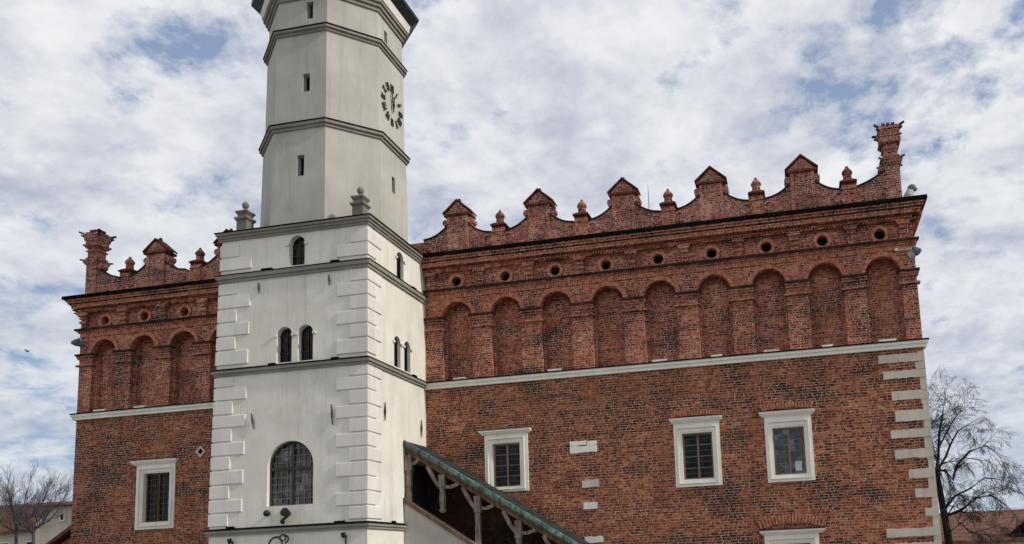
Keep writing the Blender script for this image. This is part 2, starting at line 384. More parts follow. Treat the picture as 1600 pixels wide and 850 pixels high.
# arch rings of bricks on edge
for x in NI:
    b = MB(); n = 25
    for k in range(n):
        a0, a1 = math.pi * (k + .05) / n, math.pi * (k + .95) / n
        y = -.055 + random.uniform(-.005, .005); ro = .63 + random.uniform(-.005, .005)
        b.prism_y([(x + r * math.cos(t), ZSPR + r * math.sin(t)) for r, t in ((.502, a0), (ro, a0), (ro, a1), (.502, a1))], y, .03)
    o = part(b, 'arch_ring', VOUL)
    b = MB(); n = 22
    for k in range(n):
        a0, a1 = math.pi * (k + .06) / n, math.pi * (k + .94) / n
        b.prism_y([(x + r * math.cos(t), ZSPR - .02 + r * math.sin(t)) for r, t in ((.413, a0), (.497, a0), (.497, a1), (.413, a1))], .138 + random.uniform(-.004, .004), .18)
    part(b, 'inner_ring', DKR, o)  # darker brick carries the soffit's shade in its colour
# pier capitals (two mouldings) ------------------------------------------------
def piers(cs, xa, xb):
    e = [xa] + [v for x in cs for v in (x - .5, x + .5)] + [xb]
    return [(e[i], e[i + 1]) for i in range(0, len(e), 2)]
PIERS = piers(NI[:9], XT + .02, XR) + piers(NI[9:], XL, XTL - 1.0)
for i, (a, b_) in enumerate(PIERS):
    if b_ - a < .05: continue
    ea = a - (.05 if a > XL + .01 else .07); eb = b_ + (.05 if b_ < XR - .01 else .07)
    if abs(a - XT) < .1: ea = a
    m = MB(); m.box(ea, eb, -.075, .13, ZSPR - .085, ZSPR - .025); m.box(ea + .02, eb - .02, -.045, .13, ZSPR - .15, ZSPR - .085)
    o = part(m, 'pier_capital', BR2)
    m = MB(); m.box(ea - .01, eb + .01, -.085, .13, ZSPR - .40, ZSPR - .345); part(m, 'neck_moulding', BR2, o)
    m = MB(); m.box(ea - .02, eb + .02, -.125, .13, ZSPR - .025, ZSPR + .035); part(m, 'tile_cover', DKLEDGE, o)
# niche sills of pale stone
for x in NI:
    if random.random() < .2: continue
    xa = x - .36 + random.random() * .2; part(MB().box(xa, xa + random.uniform(.3, .5), .0, .26, 7.662, 7.72), 'niche_sill', STO, jitter=.006)
# string course ----------------------------------------------------------------
def run(prof, mat, name, xa, xb, wl=0, wr=0):
    b = MB()                        # profile (proj, z) drawn forwards; returns round the ends with overhang
    for p, z0, z1 in prof: b.box(xa - (p if wl else 0), xb + (p if wr else 0), -p, .3, z0, z1)
    return part(b, name, mat)
for xa, xb, l, r in ((XL, XTL + .02, 1, 0), (XT + .005, XR, 0, 1)):
    o = run([(.13, 7.50, 7.585), (.09, 7.395, 7.50)], STO, 'string_course', xa, xb, l, r)
    b = MB(); b.box(xa - .16 * l, xb + .16 * r, -.16, .14, 7.587, 7.62); part(b, 'metal_cover', FLASH, o)
    # dark thin moulding and soldier course above the arches
    o = run([(.10, 10.535, 10.575), (.06, 10.49, 10.535)], BR2, 'moulding', xa, xb, l, r)
    part(MB().box(xa - .14 * l, xb + .14 * r, -.16, .05, 10.577, 10.635), 'tile_cover', DKLEDGE, o)
    b = MB(); x = xa + .01
    while x < xb - .06:
        wd = .062 + random.uniform(-.006, .006); b.box(x, x + wd, -.03 + random.uniform(-.008, .008), .05, 10.335 + random.uniform(-.008, .004), 10.487); x += wd + .013
    part(b, 'soldier_course', VOUL)
    # crown cornice
    o = run([(.16, 11.19, 11.235), (.17, 11.32, 11.36), (.22, 11.36, 11.45), (.25, 11.45, 11.51), (.31, 11.53, 11.60), (.36, 11.60, 11.66)], BR2, 'cornice', xa, xb, l, r)
    part(MB().box(xa - .31 * l, xb + .31 * r, -.28, .02, 11.511, 11.529), 'shade_strip', DKLEDGE, o); part(MB().box(xa - .21 * l, xb + .21 * r, -.21, .02, 11.30, 11.318), 'shade_strip', DKLEDGE, o)  # thin dark strips painted as shade under the cornice steps
    b = MB(); x = xa + .02
    while x < xb - .06: b.box(x, x + .068, -.185, .05, 11.236, 11.299); x += .088
    part(b, 'dentil_course', VOU, o)
    b = MB(); x = xa + .02
    while x < xb - .08: b.box(x, x + .105, -.242 + random.uniform(-.006, .006), .0, 11.365, 11.445); x += .118
    part(b, 'header_course', VOUL, o)
    b = MB()
    f = lambda e, z: [(xa - e * l, -e, z), (xb + e * r, -e, z), (xb + e * r, .45, z), (xa - e * l, .45, z)]
    b.box(xa - .43 * l, xb + .43 * r, -.43, .5, 11.662, 11.765)
    part(b, 'metal_cover', FLASH, o)
# wrap the cornice along both flanks (seen obliquely)
for sx, X in ((-1, XL), (1, XR)):
    b = MB()
    for p, z0, z1 in [(.10, 10.49, 10.60), (.17, 11.19, 11.30), (.25, 11.30, 11.45), (.355, 11.45, 11.66), (.43, 11.662, 11.745)]:
        b.box(min(X, X + sx * p), max(X, X + sx * p), .31 if p < .43 else .52, 12, z0 + .001, z1 - .001)
    part(b, 'flank_cornice', BR2)
# consoles -----------------------------------------------------------------------
CON = [(k + .5) * 1.65 for k in range(8)] + [-.82, 13.86] + [-13.87, -12.29, -10.72, -9.14]
for x in CON:
    b = MB()
    b.box(x - .11, x + .11, -.10, .02, 10.66, 10.80); b.box(x - .14, x + .14, -.16, .02, 10.80, 10.88); b.box(x - .10, x + .10, -.10, .02, 10.88, 10.95)
    b.box(x - .13, x + .13, -.18, .02, 10.95, 11.05); b.box(x - .17, x + .17, -.24, .02, 11.05, 11.12); b.box(x - .20, x + .20, -.19, .02, 11.12, 11.188)
    part(b, 'console', BR2, jitter=.006)
# windows --------------------------------------------------------------------------
def window(spec, kind):
    x0, x1, z0, z1, h0, h1, ht, a0, a1, b0, b1 = spec
    m1 = lambda t: (x0 + (a0 - x0) * t, x1 + (a1 - x1) * t, z0 + (b0 - z0) * t, z1 + (b1 - z1) * t)
    f = MB()
    f.frame_y(x0, x1, z0, z1, *m1(.40), -.045, .1)
    f.frame_y(*m1(.405), *m1(.52), -.075, .1)
    f.frame_y(*m1(.525), *m1(.86), -.03, .1)
    f.frame_y(*m1(.865), a0, a1, b0, b1, -.012, .2)
    o = part(f, 'window', STO)
    h = MB(); dz = ht - z1
    e = .35 * (x0 - h0)
    h.box(h0 + .06, h1 - .06, -.07, .04, z1 + .002, z1 + dz * .3); h.box(h0 + .02, h1 - .02, -.12, .04, z1 + dz * .3, z1 + dz * .62); h.box(h0, h1, -.16, .04, z1 + dz * .62, ht)
    part(h, 'hood', STO, o)
    part(MB().box(h0 - .01, h1 + .01, -.175, .03, ht + .001, ht + .022), 'hood_cover', DKLEDGE, o)
    s = MB(); xm = (a0 + a1) / 2
    s.frame_y(a0 - .01, a1 + .01, b0 - .01, b1 + .01, a0 + .05, a1 - .05, b0 + .05, b1 - .05, .13, .18)
    s.box(xm - .028, xm + .028, .115, .175, b0 + .03, b1 - .03)
    part(s, 'sash', WOODB if kind == 'left' else SASH, o)
    # leaded panes: each little pane set at its own slight tilt
    g = MB(); nx, nz = 6, 8; r = random.Random(int(x0 * 100))
    W, H = (a1 - a0) / nx, (b1 - b0) / nz
    for i in range(nx):
        for j in range(nz):
            ax, az = a0 + i * W, b0 + j * H; d = [.165 + r.uniform(-.006, .006) for _ in range(3)]; d.append(d[0] + d[2] - d[1])
            g.face([(ax, d[0], az), (ax + W, d[1], az), (ax + W, d[2], az + H), (ax, d[3], az + H)])
    part(g, 'panes', GLB if kind == 'blue' else GLA, o)
    l = MB()
    if kind in ('blue', 'left'):
        for i in range(1, nx):
            if i != nx // 2: l.box(a0 + i * W - .005, a0 + i * W + .005, .148, .156, b0 + .04, b1 - .04)
    for j in range(1, nz):
        hh = .013 if j % 2 == 0 and kind != 'left' else .004
        l.box(a0 + .04, a1 - .04, .146, .158, b0 + j * H - hh, b0 + j * H + hh)
    part(l, 'glazing_bars', LEAD, o)
    if kind == 'blue':
        part(MB().box(10.31, 10.5, .135, .145, 4.09, 4.37), 'reflection_patch', GLP, o)  # pale square stands in for a bright reflection in the glass
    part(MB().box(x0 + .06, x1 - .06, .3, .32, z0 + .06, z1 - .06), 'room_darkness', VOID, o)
    return o
window(WINS[0], 'left'); window(WINS[1], 'brown'); window(WINS[2], 'brown'); window(WINS[3], 'blue'); window(WINS[4], 'low')
# bricks on edge over windows
def flat_arch(xa, xb, z0, rise, h, name='relieving_arch'):
    b = MB(); n = int((xb - xa) / .085); xm = (xa + xb) / 2; hw = (xb - xa) / 2
    for k in range(n):
        x = xa + (xb - xa) * (k + .5) / n; t = (x - xm) / hw; zz = z0 + rise * (1 - t * t); tl = t * .35 * h
        y = -.035 + random.uniform(-.008, .008)
        b.hull8([(x - .033, y, zz), (x + .033, y, zz), (x + .033, .03, zz), (x - .033, .03, zz)], [(x - .033 + tl, y, zz + h), (x + .034 + tl, y, zz + h), (x + .034 + tl, .03, zz + h), (x - .033 + tl, .03, zz + h)])
    return part(b, name, VOUL)
flat_arch(6.75, 8.2, 5.89, .04, .13); flat_arch(9.45, 10.9, 5.88, .06, .17); flat_arch(9.2, 10.98, 2.44, .16, .24)
# diamond opening
b = MB()
for a, c_ in (((-9.17, 5.77), (-8.97, 5.97)), ((-8.97, 5.97), (-9.17, 6.17)), ((-9.17, 6.17), (-9.37, 5.97)), ((-9.37, 5.97), (-9.17, 5.77))):
    mid = (-9.17, 5.97); q = lambda p, t: (p[0] + (mid[0] - p[0]) * t, p[1] + (mid[1] - p[1]) * t)
    b.prism_y([a, c_, q(c_, .45), q(a, .45)], -.02, .03)
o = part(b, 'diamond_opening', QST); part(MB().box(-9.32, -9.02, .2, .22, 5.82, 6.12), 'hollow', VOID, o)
# corner quoins and odd white stones
for x0, z0, z1 in ((12.87, 7.01, 7.25), (13.86, 6.78, 6.97), (12.96, 6.54, 6.76), (13.14, 5.91, 6.17), (13.19, 5.29, 5.60), (13.03, 4.82, 5.05), (13.10, 4.24, 4.49), (13.43, 3.66, 3.93), (13.55, 3.11, 3.36), (13.77, 2.59, 2.81), (12.69, 2.04, 2.28), (12.88, 1.55, 1.86)):
    part(rough_stone(x0, XR + .004, z0, z1, -.018 + random.uniform(-.006, .004), .02, .011), 'quoin_stone', QST)
b = MB(); z = 1.0
while z < 7.2:
    h = random.uniform(.22, .5); b.box(XR - .18 + random.uniform(-.03, .03), XR + .008, -.008, .4, z, min(z + h, 7.3) - .008); z += h
part(b, 'corner_stones', QST)
for x0, x1, z0, z1, m in ((3.60, 4.45, 5.04, 5.25, STO), (3.59, 4.12, 5.26, 5.41, STO), (4.14, 4.44, 5.25, 5.38, STO), (3.93, 4.47, 3.98, 4.20, QST), (3.96, 4.40, 3.31, 3.52, STO), (3.97, 4.53, 2.30, 2.49, STO)):
    part(rough_stone(x0, x1, z0, z1, -.014, .02, .016), 'pale_stone', m)
# ------------------------------------------------------------------ attic crest
Y0, Y1 = .05, .42
def curve_ramp(xa, za, xb, zb, n=8, sag=.10):
    return [(xa + (xb - xa) * t / n, za + (zb - za) * (t / n) - sag * math.sin(math.pi * t / n)) for t in range(n + 1)]
def crest(xc):
    b = MB()
    b.box(xc - .35, xc + .35, Y0, Y1, 11.7, 13.12)                         # gabled pier
    o = part(b, 'crest_gable', BR3)
    part(MB().box(xc - .45, xc + .45, Y0 - .08, Y1 + .08, 13.12, 13.20), 'eave_band', DKR, o)  # dark band colour imitates the shaded underside of the eaves
    b = MB(); b.prism_y([(xc - .42, 13.202), (xc + .42, 13.202), (xc, 13.60)], Y0 - .03, Y1 + .03); part(b, 'pediment', BR3, o)
    b = MB()
    for sgn in (-1, 1): b.prism_y([(xc + sgn * .49, 13.20), (xc, 13.63), (xc, 13.685), (xc + sgn * .50, 13.245)], Y0 - .08, Y1 + .06)
    b.frustum(xc, .23, 13.66, 13.77, .05, .05, .035, .035); part(b, 'pediment_cover', DKR, o)
    b = MB()
    for sgn in (-1, 1):
        b.box(xc + sgn * .31 - .05, xc + sgn * .31 + .05, Y0 - .035, Y0 + .02, 11.76, 13.11)
    part(b, 'pilaster_strips', BR3, o)
    for sgn in (-1, 1):
        b = MB(); cx_, cz_ = xc + sgn * .435, 12.93
        b.prism_y([(cx_ + .10 * math.cos(t * math.pi / 7), cz_ + .11 * math.sin(t * math.pi / 7)) for t in range(14)], Y0 + .02, Y1 - .02)
        b.box(min(xc + sgn * .35, xc + sgn * .47), max(xc + sgn * .35, xc + sgn * .47), Y0 + .04, Y1 - .04, 12.6, 12.9); part(b, 'volute', BR3, o)
        rp = curve_ramp(xc + sgn * .33, 12.82, xc + sgn * 1.20, 12.42)
        b = MB(); b.prism_y([(rp[0][0], 11.7)] + rp + [(rp[-1][0], 11.7)], Y0 + .02, Y1 - .02); ow = part(b, 'ramp', BR3, o)
        b = MB()
        for p, q in zip(rp, rp[1:]): b.bar((p[0], .235, p[1] + .012), (q[0], .235, q[1] + .012), .02, .21)
        part(b, 'ramp_cover', DKLEDGE, ow)
        b = MB(); cx_ = xc + sgn * 1.02
        b.ring_y(cx_, 12.2, .17, .11, Y0 - .015, Y0 + .03, 16); part(b, 'roundel', BR3, ow)
def finial(xc):
    b = MB(); b.box(xc - .205, xc + .205, Y0 - .03, Y1 + .03, 11.7, 12.53); b.box(xc - .23, xc + .23, Y0 - .05, Y1 + .05, 12.40, 12.44)
    o = part(b, 'finial', BR2)
    b = MB(); b.box(xc - .215, xc + .215, .04, .44, 12.53, 12.60); b.box(xc - .255, xc + .255, -.01, .48, 12.62, 12.67); b.frustum(xc, .235, 12.67, 12.74, .25, .24, .16, .16); part(b, 'cap', DKR, o)
    b = MB(); b.lathe([(.15, 12.74), (.13, 12.78), (.125, 12.93), (.16, 12.97), (.155, 13.03), (.10, 13.11), (.045, 13.15), (.05, 13.19), (.02, 13.22)], xc, .235, 10); part(b, 'knob', BR1, o)
for xc in (.04, 2.80, 5.57, 8.34, 11.10, -11.20, -8.40): crest(xc)
for xc in (1.43, 4.18, 6.97, 9.71, 12.44, -12.42, -9.60): finial(xc)
part(MB().box(XL + .3, XR - .3, Y0 + .03, Y1 - .03, 11.7, 12.36), 'attic_wall', BR3)
def corner_pillar(xc, sgn):
    b = MB(); yc = .26; h = .215
    b.box(xc - h, xc + h, yc - h, yc + h, 11.7, 13.07)
    b.box(xc - .195, xc + .195, yc - .195, yc + .195, 13.07, 13.72)
    o = part(b, 'corner_pillar', BR3)
    b = MB()
    for z0, z1, e in ((13.03, 13.08, .25), (13.08, 13.16, .29), (13.16, 13.21, .32), (13.24, 13.30, .24), (13.52, 13.56, .24), (13.66, 13.72, .26), (13.72, 13.78, .31), (13.78, 13.92, .255), (13.92, 14.0, .285), (14.0, 14.10, .30), (14.10, 14.19, .315)):
        b.box(xc - e, xc + e, yc - e, yc + e, z0, z1)
    part(b, 'moulded_bands', BR3, o)
    b = MB(); b.box(xc - .26, xc + .26, yc - .26, yc + .26, 14.192, 14.24); b.frustum(xc, yc, 14.24, 14.30, .2, .2, .16, .16)
    for i in (-.14, 0, .14): b.box(xc + i - .045, xc + i + .045, yc - .16, yc + .16, 14.30, 14.36)
    part(b, 'cap', DKR, o)
    b = MB()
    for dx, dy in ((-1, -1), (1, -1), (1, 1), (-1, 1)):
        for zz, ln in ((14.17, .16), (14.06, .10)):
            b.bar((xc + dx * .27, yc + dy * .27, zz), (xc + dx * (.27 + ln), yc + dy * (.27 + ln * .6), zz + .06), .028)
        b.bar((xc + dx * .29, yc + dy * .29, 13.2), (xc + dx * .37, yc + dy * .34, 13.2), .022)
    part(b, 'corner_spikes', DKLEDGE, o)
    rp = curve_ramp(xc - sgn * .2, 12.86, xc - sgn * 1.1, 12.44, sag=.05)
    b = MB(); b.prism_y([(rp[0][0], 11.7)] + rp + [(rp[-1][0], 11.7)], Y0 + .02, Y1 - .02); ow = part(b, 'ramp', BR3, o)
    b = MB()
    for p, q in zip(rp, rp[1:]): b.bar((p[0], .235, p[1] + .012), (q[0], .235, q[1] + .012), .02, .21)
    part(b, 'ramp_cover', DKLEDGE, ow)
    b = MB(); cx_ = xc - sgn * .28
    b.prism_y([(cx_ + .11 * math.cos(t * math.pi / 7), 12.96 + .12 * math.sin(t * math.pi / 7)) for t in range(14)], Y0 + .03, Y1 - .03); part(b, 'volute', BR3, ow)
corner_pillar(13.73, 1); corner_pillar(-13.83, -1)
part(MB().prism_x([(.5, 11.66), (11.8, 11.66), (6, 11.9)], XL + .1, XR - .1), 'roof', FLASH)

# ================================================================== CLOCK TOWER
tower = thing('clock_tower', 'white plastered clock tower, square below and octagonal above, in front of the brick hall', 'tower', ((XT + XTL) / 2, YF + 2.4, 0))
def tpart(mb, name, mat, parent=None, **k): return part(mb, name, mat, parent or tower, **k)
TYB = 1.2
def taper(z): return XTL + (z - 3.0) * .0215        # the left flank leans in a little
def tower_block(z0, z1, name):
    f = lambda z: [(taper(z), YF, z), (XT, YF, z), (XT, TYB, z), (taper(z), TYB, z)]
    return tpart(MB().hull8(f(z0), f(z1)), name, PLA)
base = tower_block(-.3, 2.92, 'base_storey'); st1 = tower_block(2.92, 7.45, 'lower_storey'); st2 = tower_block(7.45, 10.23, 'middle_storey'); st3 = tower_block(10.23, 11.66, 'upper_storey')
# openings: front (cut along y) and right (cut along x)
ZW = lambda y: YF
c = MB(); c.prism_y(arch_prof(-3.42, .705, 3.65, 4.74), YF - .3, YF + .22); boolean(st1, c)
c = MB()
FR2 = [(-3.66, .235), (-3.0, .235)]
for x, h in FR2: c.prism_y(arch_prof(x, h, 7.70, 8.50), YF - .3, YF + .40)
RI2 = [(-1.90, .20), (-1.26, .20)]
for y, h in RI2: c.hull8([(XT - .4, a, z) for a, z in arch_prof(y, h, 7.72, 8.47)], [(XT + .3, a, z) for a, z in arch_prof(y, h, 7.72, 8.47)])
boolean(st2, c)
c = MB(); c.prism_y(arch_prof(-3.30, .245, 10.52, 11.17), YF - .3, YF + .40)
c.hull8([(XT - .4, a, z) for a, z in arch_prof(-1.70, .22, 10.52, 11.14)], [(XT + .3, a, z) for a, z in arch_prof(-1.70, .22, 10.52, 11.14)])
boolean(st3, c)
# arched small windows: glass, imposts, sill
def small_front(x, h, z0, zs):
    g = MB().prism_y(arch_prof(x, h + .03, z0 - .02, zs), YF + .18, YF + .20); o = tpart(g, 'arched_window', GLA)
    b = MB(); b.box(x - .014, x + .014, YF + .15, YF + .175, z0, zs + h * .95)
    for z in (z0 + .3, zs): b.box(x - h, x + h, YF + .155, YF + .17, z - .012, z + .012)
    tpart(b, 'glazing_bars', DARK, o)
    for sg in (-1, 1): tpart(MB().box(min(x + sg * h, x + sg * (h + .10)), max(x + sg * h, x + sg * (h + .10)), YF - .045, YF + .02, zs - .05, zs + .015), 'impost', QUO, o)
def small_right(y, h, z0, zs):
    p = arch_prof(y, h + .03, z0 - .02, zs)
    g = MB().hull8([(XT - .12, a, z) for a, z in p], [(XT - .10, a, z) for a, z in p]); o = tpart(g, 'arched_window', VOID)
    for sg in (-1, 1): tpart(MB().box(XT - .02, XT + .045, min(y + sg * h, y + sg * (h + .10)), max(y + sg * h, y + sg * (h + .10)), zs - .05, zs + .015), 'impost', QUO, o)
for x, h in FR2: small_front(x, h, 7.70, 8.50)
small_front(-3.30, .245, 10.52, 11.17)
for y, h in RI2: small_right(y, h, 7.72, 8.47)
small_right(-1.70, .22, 10.52, 11.14)
# big arched leaded window
def big_window():
    x, h, z0, zs = -3.42, .705, 3.65, 4.74
    r = random.Random(3); g = MB(); nx, nz = 8, 9; W = 2 * h / nx; H = (zs + h - z0) / nz
    for i in range(nx):
        for j in range(nz):
            a = x - h + i * W; q = z0 + j * H
            def inside(px, pz): return pz <= zs or (px - x) ** 2 + (pz - zs) ** 2 <= (h + .08) ** 2
            if not (inside(a, q) or inside(a + W, q)): continue
            d = [YF + .18 + r.uniform(-.008, .008) for _ in range(3)]; d.append(d[0] + d[2] - d[1])
            g.face([(a, d[0], q), (a + W, d[1], q), (a + W, d[2], q + H), (a, d[3], q + H)])
    o = tpart(g, 'leaded_window', GLW)
    l = MB()
    def zt(px): return zs + math.sqrt(max(0, h * h - (px - x) ** 2))
    for i in range(1, nx): px = x - h + i * W; l.box(px - .008, px + .008, YF + .155, YF + .168, z0, zt(px))
    for j in range(1, nz):
        q = z0 + j * H; hw = h if q <= zs else math.sqrt(max(0, h * h - (q - zs) ** 2)); l.box(x - hw, x + hw, YF + .153, YF + .170, q - .009, q + .009)
    tpart(l, 'lead_bars', simple('pale_window_bars', (.13, .125, .11), (.28, .27, .24), 9, .7), o)
    l = MB(); l.box(x - .035, x + .035, YF + .13, YF + .17, z0, zs + h - .01); l.box(x - h, x + h, YF + .125, YF + .165, zs - .10, zs - .02)
    tpart(l, 'mullion', IRON, o)
    b = MB(); n = 20; pr = [(x + (h + .0) * math.cos(math.pi * k / n), zs + h * math.sin(math.pi * k / n)) for k in range(n + 1)]
    pi_ = [(x + (h - .05) * math.cos(math.pi * k / n), zs + (h - .05) * math.sin(math.pi * k / n)) for k in range(n + 1)]
    for k in range(n): b.prism_y([pr[k], pr[k + 1], pi_[k + 1], pi_[k]], YF + .12, YF + .17)
    for sg in (-1, 1): b.box(min(x + sg * h, x + sg * (h - .05)), max(x + sg * h, x + sg * (h - .05)), YF + .12, YF + .17, z0, zs)
    tpart(b, 'frame', IRON, o)
    b = MB(); b.box(-3.16, -2.98, YF + .171, YF + .174, 4.18, 4.52); b.face([(-3.4, YF + .172, 3.92), (-3.12, YF + .172, 4.1), (-3.05, YF + .172, 4.3), (-3.3, YF + .172, 4.15)])
    tpart(b, 'reflection_pane', simple('reflection_pane', (.14, .15, .13), (.25, .25, .22), 6, .3), o)  # flat pale patches paint a reflection across some of the panes
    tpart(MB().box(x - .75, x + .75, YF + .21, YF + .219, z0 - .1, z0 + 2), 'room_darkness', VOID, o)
big_window()
# string courses of the tower
def tband(z0, z1, pr, name='string_course'):
    b = MB(); zm = z0 + (z1 - z0) * .45
    for e, a, q in ((pr * .55, z0, zm), (pr, zm, z1)): b.box(taper(a) - e, XT + e, YF - e, TYB, a, q)
    o = tpart(b, name, CORM)
    b = MB(); e = pr + .02
    f = lambda e, z: [(taper(z) - e, YF - e, z), (XT + e, YF - e, z), (XT + e, TYB, z), (taper(z) - e, TYB, z)]
    b.hull8(f(e, z1 + .002), f(e, z1 + .022)); b.hull8(f(e, z1 + .022), f(-.01, z1 + .075)); tpart(b, 'metal_cover', FLASH, o)
    # stubs of cover turned up at the wall
    for x in (-5.1 + random.random(), -2.4 + random.random() * .5): tpart(MB().box(x, x + random.uniform(.2, .4), YF - .06, YF + .0, z1 + .05, z1 + .10), 'flashing', FLASH, o)
    tpart(MB().box(XT, XT + .05, -.95, -.7, z1 + .05, z1 + .11), 'flashing', FLASH, o)
tband(10.22, 10.42, .10); tband(7.44, 7.60, .10)
b = MB()      # lowest course dies into the stair parapet on the right side
for e, a, q in ((.06, 2.90, 2.97), (.10, 2.97, 3.04)): b.box(taper(a) - e, XT + e, YF - e, -1.20, a, q)
o = tpart(b, 'string_course', CORM); e = .12
b = MB().hull8([(taper(3) - e, YF - e, 3.042), (XT + e, YF - e, 3.042), (XT + e, -1.2, 3.042), (taper(3) - e, -1.2, 3.042)], [(taper(3) + .01, YF + .01, 3.11), (XT - .01, YF + .01, 3.11), (XT - .01, -1.2, 3.11), (taper(3) + .01, -1.2, 3.11)]); tpart(b, 'metal_cover', FLASH, o)
for q in ((-2.05, -1.75, YF - .05, YF, 3.09, 3.14), (-5.35, -5.1, YF - .05, YF, 3.09, 3.15), (XT, XT + .05, -2.3, -2.1, 3.09, 3.15)): tpart(MB().box(*q), 'flashing', FLASH, o)
# crowning cornice of the square part
b = MB()
for e, a, q in ((.05, 11.48, 11.55), (.09, 11.55, 11.63), (.14, 11.63, 11.70)): b.box(taper(a) - e, XT + e, YF - e, TYB + e, a, q)
o = tpart(b, 'cornice', CORM)
b = MB(); e = .17
f = lambda e, z: [(taper(z) - e, YF - e, z), (XT + e, YF - e, z), (XT + e, TYB + e, z), (taper(z) - e, TYB + e, z)]
b.hull8(f(e, 11.702), f(e, 11.725)); b.hull8(f(e, 11.725), f(-.3, 11.82)); tpart(b, 'metal_cover', FLASH, o)
# quoins: alternately short and long, wrapping both corners
def quoin(zb, zt, longf):
    pr = .036
    for side in ('l', 'r'):
        b = MB()
        if side == 'r':
            fl = .93 if longf else .53; rl = .46 if longf else .76
            prof = [(XT + pr, YF - pr), (XT + pr, YF + rl), (XT - .05, YF + rl), (XT - .05, YF + .05), (XT - fl, YF + .05), (XT - fl, YF - pr)]
        else:
            xl = taper((zb + zt) / 2); fl = 1.0 if longf else .58; rl = .5
            prof = [(xl - pr, YF - pr), (xl + fl, YF - pr), (xl + fl, YF + .05), (xl + .05, YF + .05), (xl + .05, YF + rl), (xl - pr, YF + rl)]
        ins = .022
        b.hull8([(x, y, zb + .03) for x, y in prof], [(x, y, zt - .012) for x, y in prof])
        o = tpart(b, 'quoin', QUO); bv = o.modifiers.new('worn', 'BEVEL'); bv.width = .016; bv.segments = 2
for zb, zt, lf in ((10.96, 11.36, 0), (10.56, 10.96, 1)): quoin(zb, zt, lf)
zs_ = [10.22, 9.83, 9.42, 9.01, 8.60, 8.19, 7.74]
for i in range(6): quoin(zs_[i + 1], min(zs_[i], 10.19), i % 2)
zs_ = [7.42, 7.11, 6.72, 6.31, 5.93, 5.53, 5.13, 4.73, 4.31, 3.91, 3.52, 3.14]
for i in range(11): quoin(zs_[i + 1], zs_[i], i % 2)
# iron wall anchors
def anchor(p, q, ax):
    p = Vector(p); q = Vector(q); m = (p + q) / 2; b = MB()
    b.tube([p, p.lerp(q, .3), m, p.lerp(q, .7), q], [.014, .022, .032, .022, .014], 6); d = Vector((0, .06, 0)) if ax == 'y' else Vector((-.06, 0, 0))
    b.tube([m, m + d], .02, 6); tpart(b, 'wall_anchor', IRON)
for (x0, z0), (x1, z1) in (((-4.49, 10.12), (-4.47, 9.81)), ((-2.27, 10.11), (-2.25, 9.80)), ((-4.63, 6.31), (-4.54, 5.85)), ((-2.16, 6.37), (-2.12, 5.79))): anchor((x0, YF - .04, z0), (x1, YF - .04, z1), 'y')
for y, z0, z1 in ((-2.72, 6.51, 5.99), (-.39, 6.37, 5.83)): anchor((XT + .04, y, z0), (XT + .04, y, z1), 'x')
# corner pinnacles
def pinnacle(x, y, z):
    b = MB(); q = lambda e, a, c_: b.box(x - e, x + e, y - e, y + e, z + a, z + c_)
    q(.165, 0, .42); o = tpart(b, 'pinnacle', PIN)
    b = MB(); q = lambda e, a, c_: b.box(x - e, x + e, y - e, y + e, z + a, z + c_); q(.185, .42, .46); q(.215, .46, .52); q(.15, .52, .63); q(.175, .63, .67); q(.20, .67, .72); b.frustum(x, y, z + .72, z + .80, .17, .17, .06, .06); tpart(b, 'moulded_cap', PIN, o)
    b = MB(); b.lathe([(.05, z + .78), (.045, z + .84), (.085, z + .88), (.10, z + .94), (.085, z + 1.0), (.03, z + 1.05)], x, y, 10); tpart(b, 'ball', PIN, o)
pinnacle(-1.53, -3.28, 11.76); pinnacle(-5.26, -3.28, 11.78)
# octagon
OX, OY = -3.54, -1.25
def octo(a, z, k=.43):
    t = a * k
    return [(OX + x, OY + y, z) for x, y in ((-t, -a), (t, -a), (a, -t), (a, t), (t, a), (-t, a), (-a, t), (-a, -t))]
secs = [(11.70, 14.94, 2.06, 2.0), (14.94, 18.04, 1.965, 1.93), (18.04, 19.95, 1.905, 1.89)]
drums = []
for z0, z1, a0, a1 in secs: drums.append(tpart(MB().hull8(octo(a0, z0), octo(a1, z1)), 'octagon_wall', PLO))
SL = [(0, -3.47, 13.42, 14.08, .115, 'f'), (0, -1.30, 13.50, 14.03, .10, 'r'), (1, -3.36, 16.13, 16.71, .115, 'f'), (2, -3.30, 18.54, 19.10, .11, 'f'), (2, -1.55, 18.48, 18.88, .095, 'r')]
for di in range(3):
    c = MB()
    for d, u, z0, z1, h, s_ in SL:
        if d != di: continue
        if s_ == 'f': c.box(u - h, u + h, OY - 2.6, OY - secs[di][3] + .25, z0, z1)
        else: c.box(OX + secs[di][3] - .25, OX + 2.6, u - h, u + h, z0, z1)
    boolean(drums[di], c)
    for d, u, z0, z1, h, s_ in SL:
        if d != di: continue
        a = secs[di][3] - .20
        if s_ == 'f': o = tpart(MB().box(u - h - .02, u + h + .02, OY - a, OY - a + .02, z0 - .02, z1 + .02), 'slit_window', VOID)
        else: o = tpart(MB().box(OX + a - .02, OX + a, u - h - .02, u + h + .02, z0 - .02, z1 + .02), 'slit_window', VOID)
        if di == 2 and s_ == 'f': tpart(MB().box(u - .05, u + .05, OY - a - .05, OY - a - .01, z0 + .1, z1), 'pane', GLB, o)
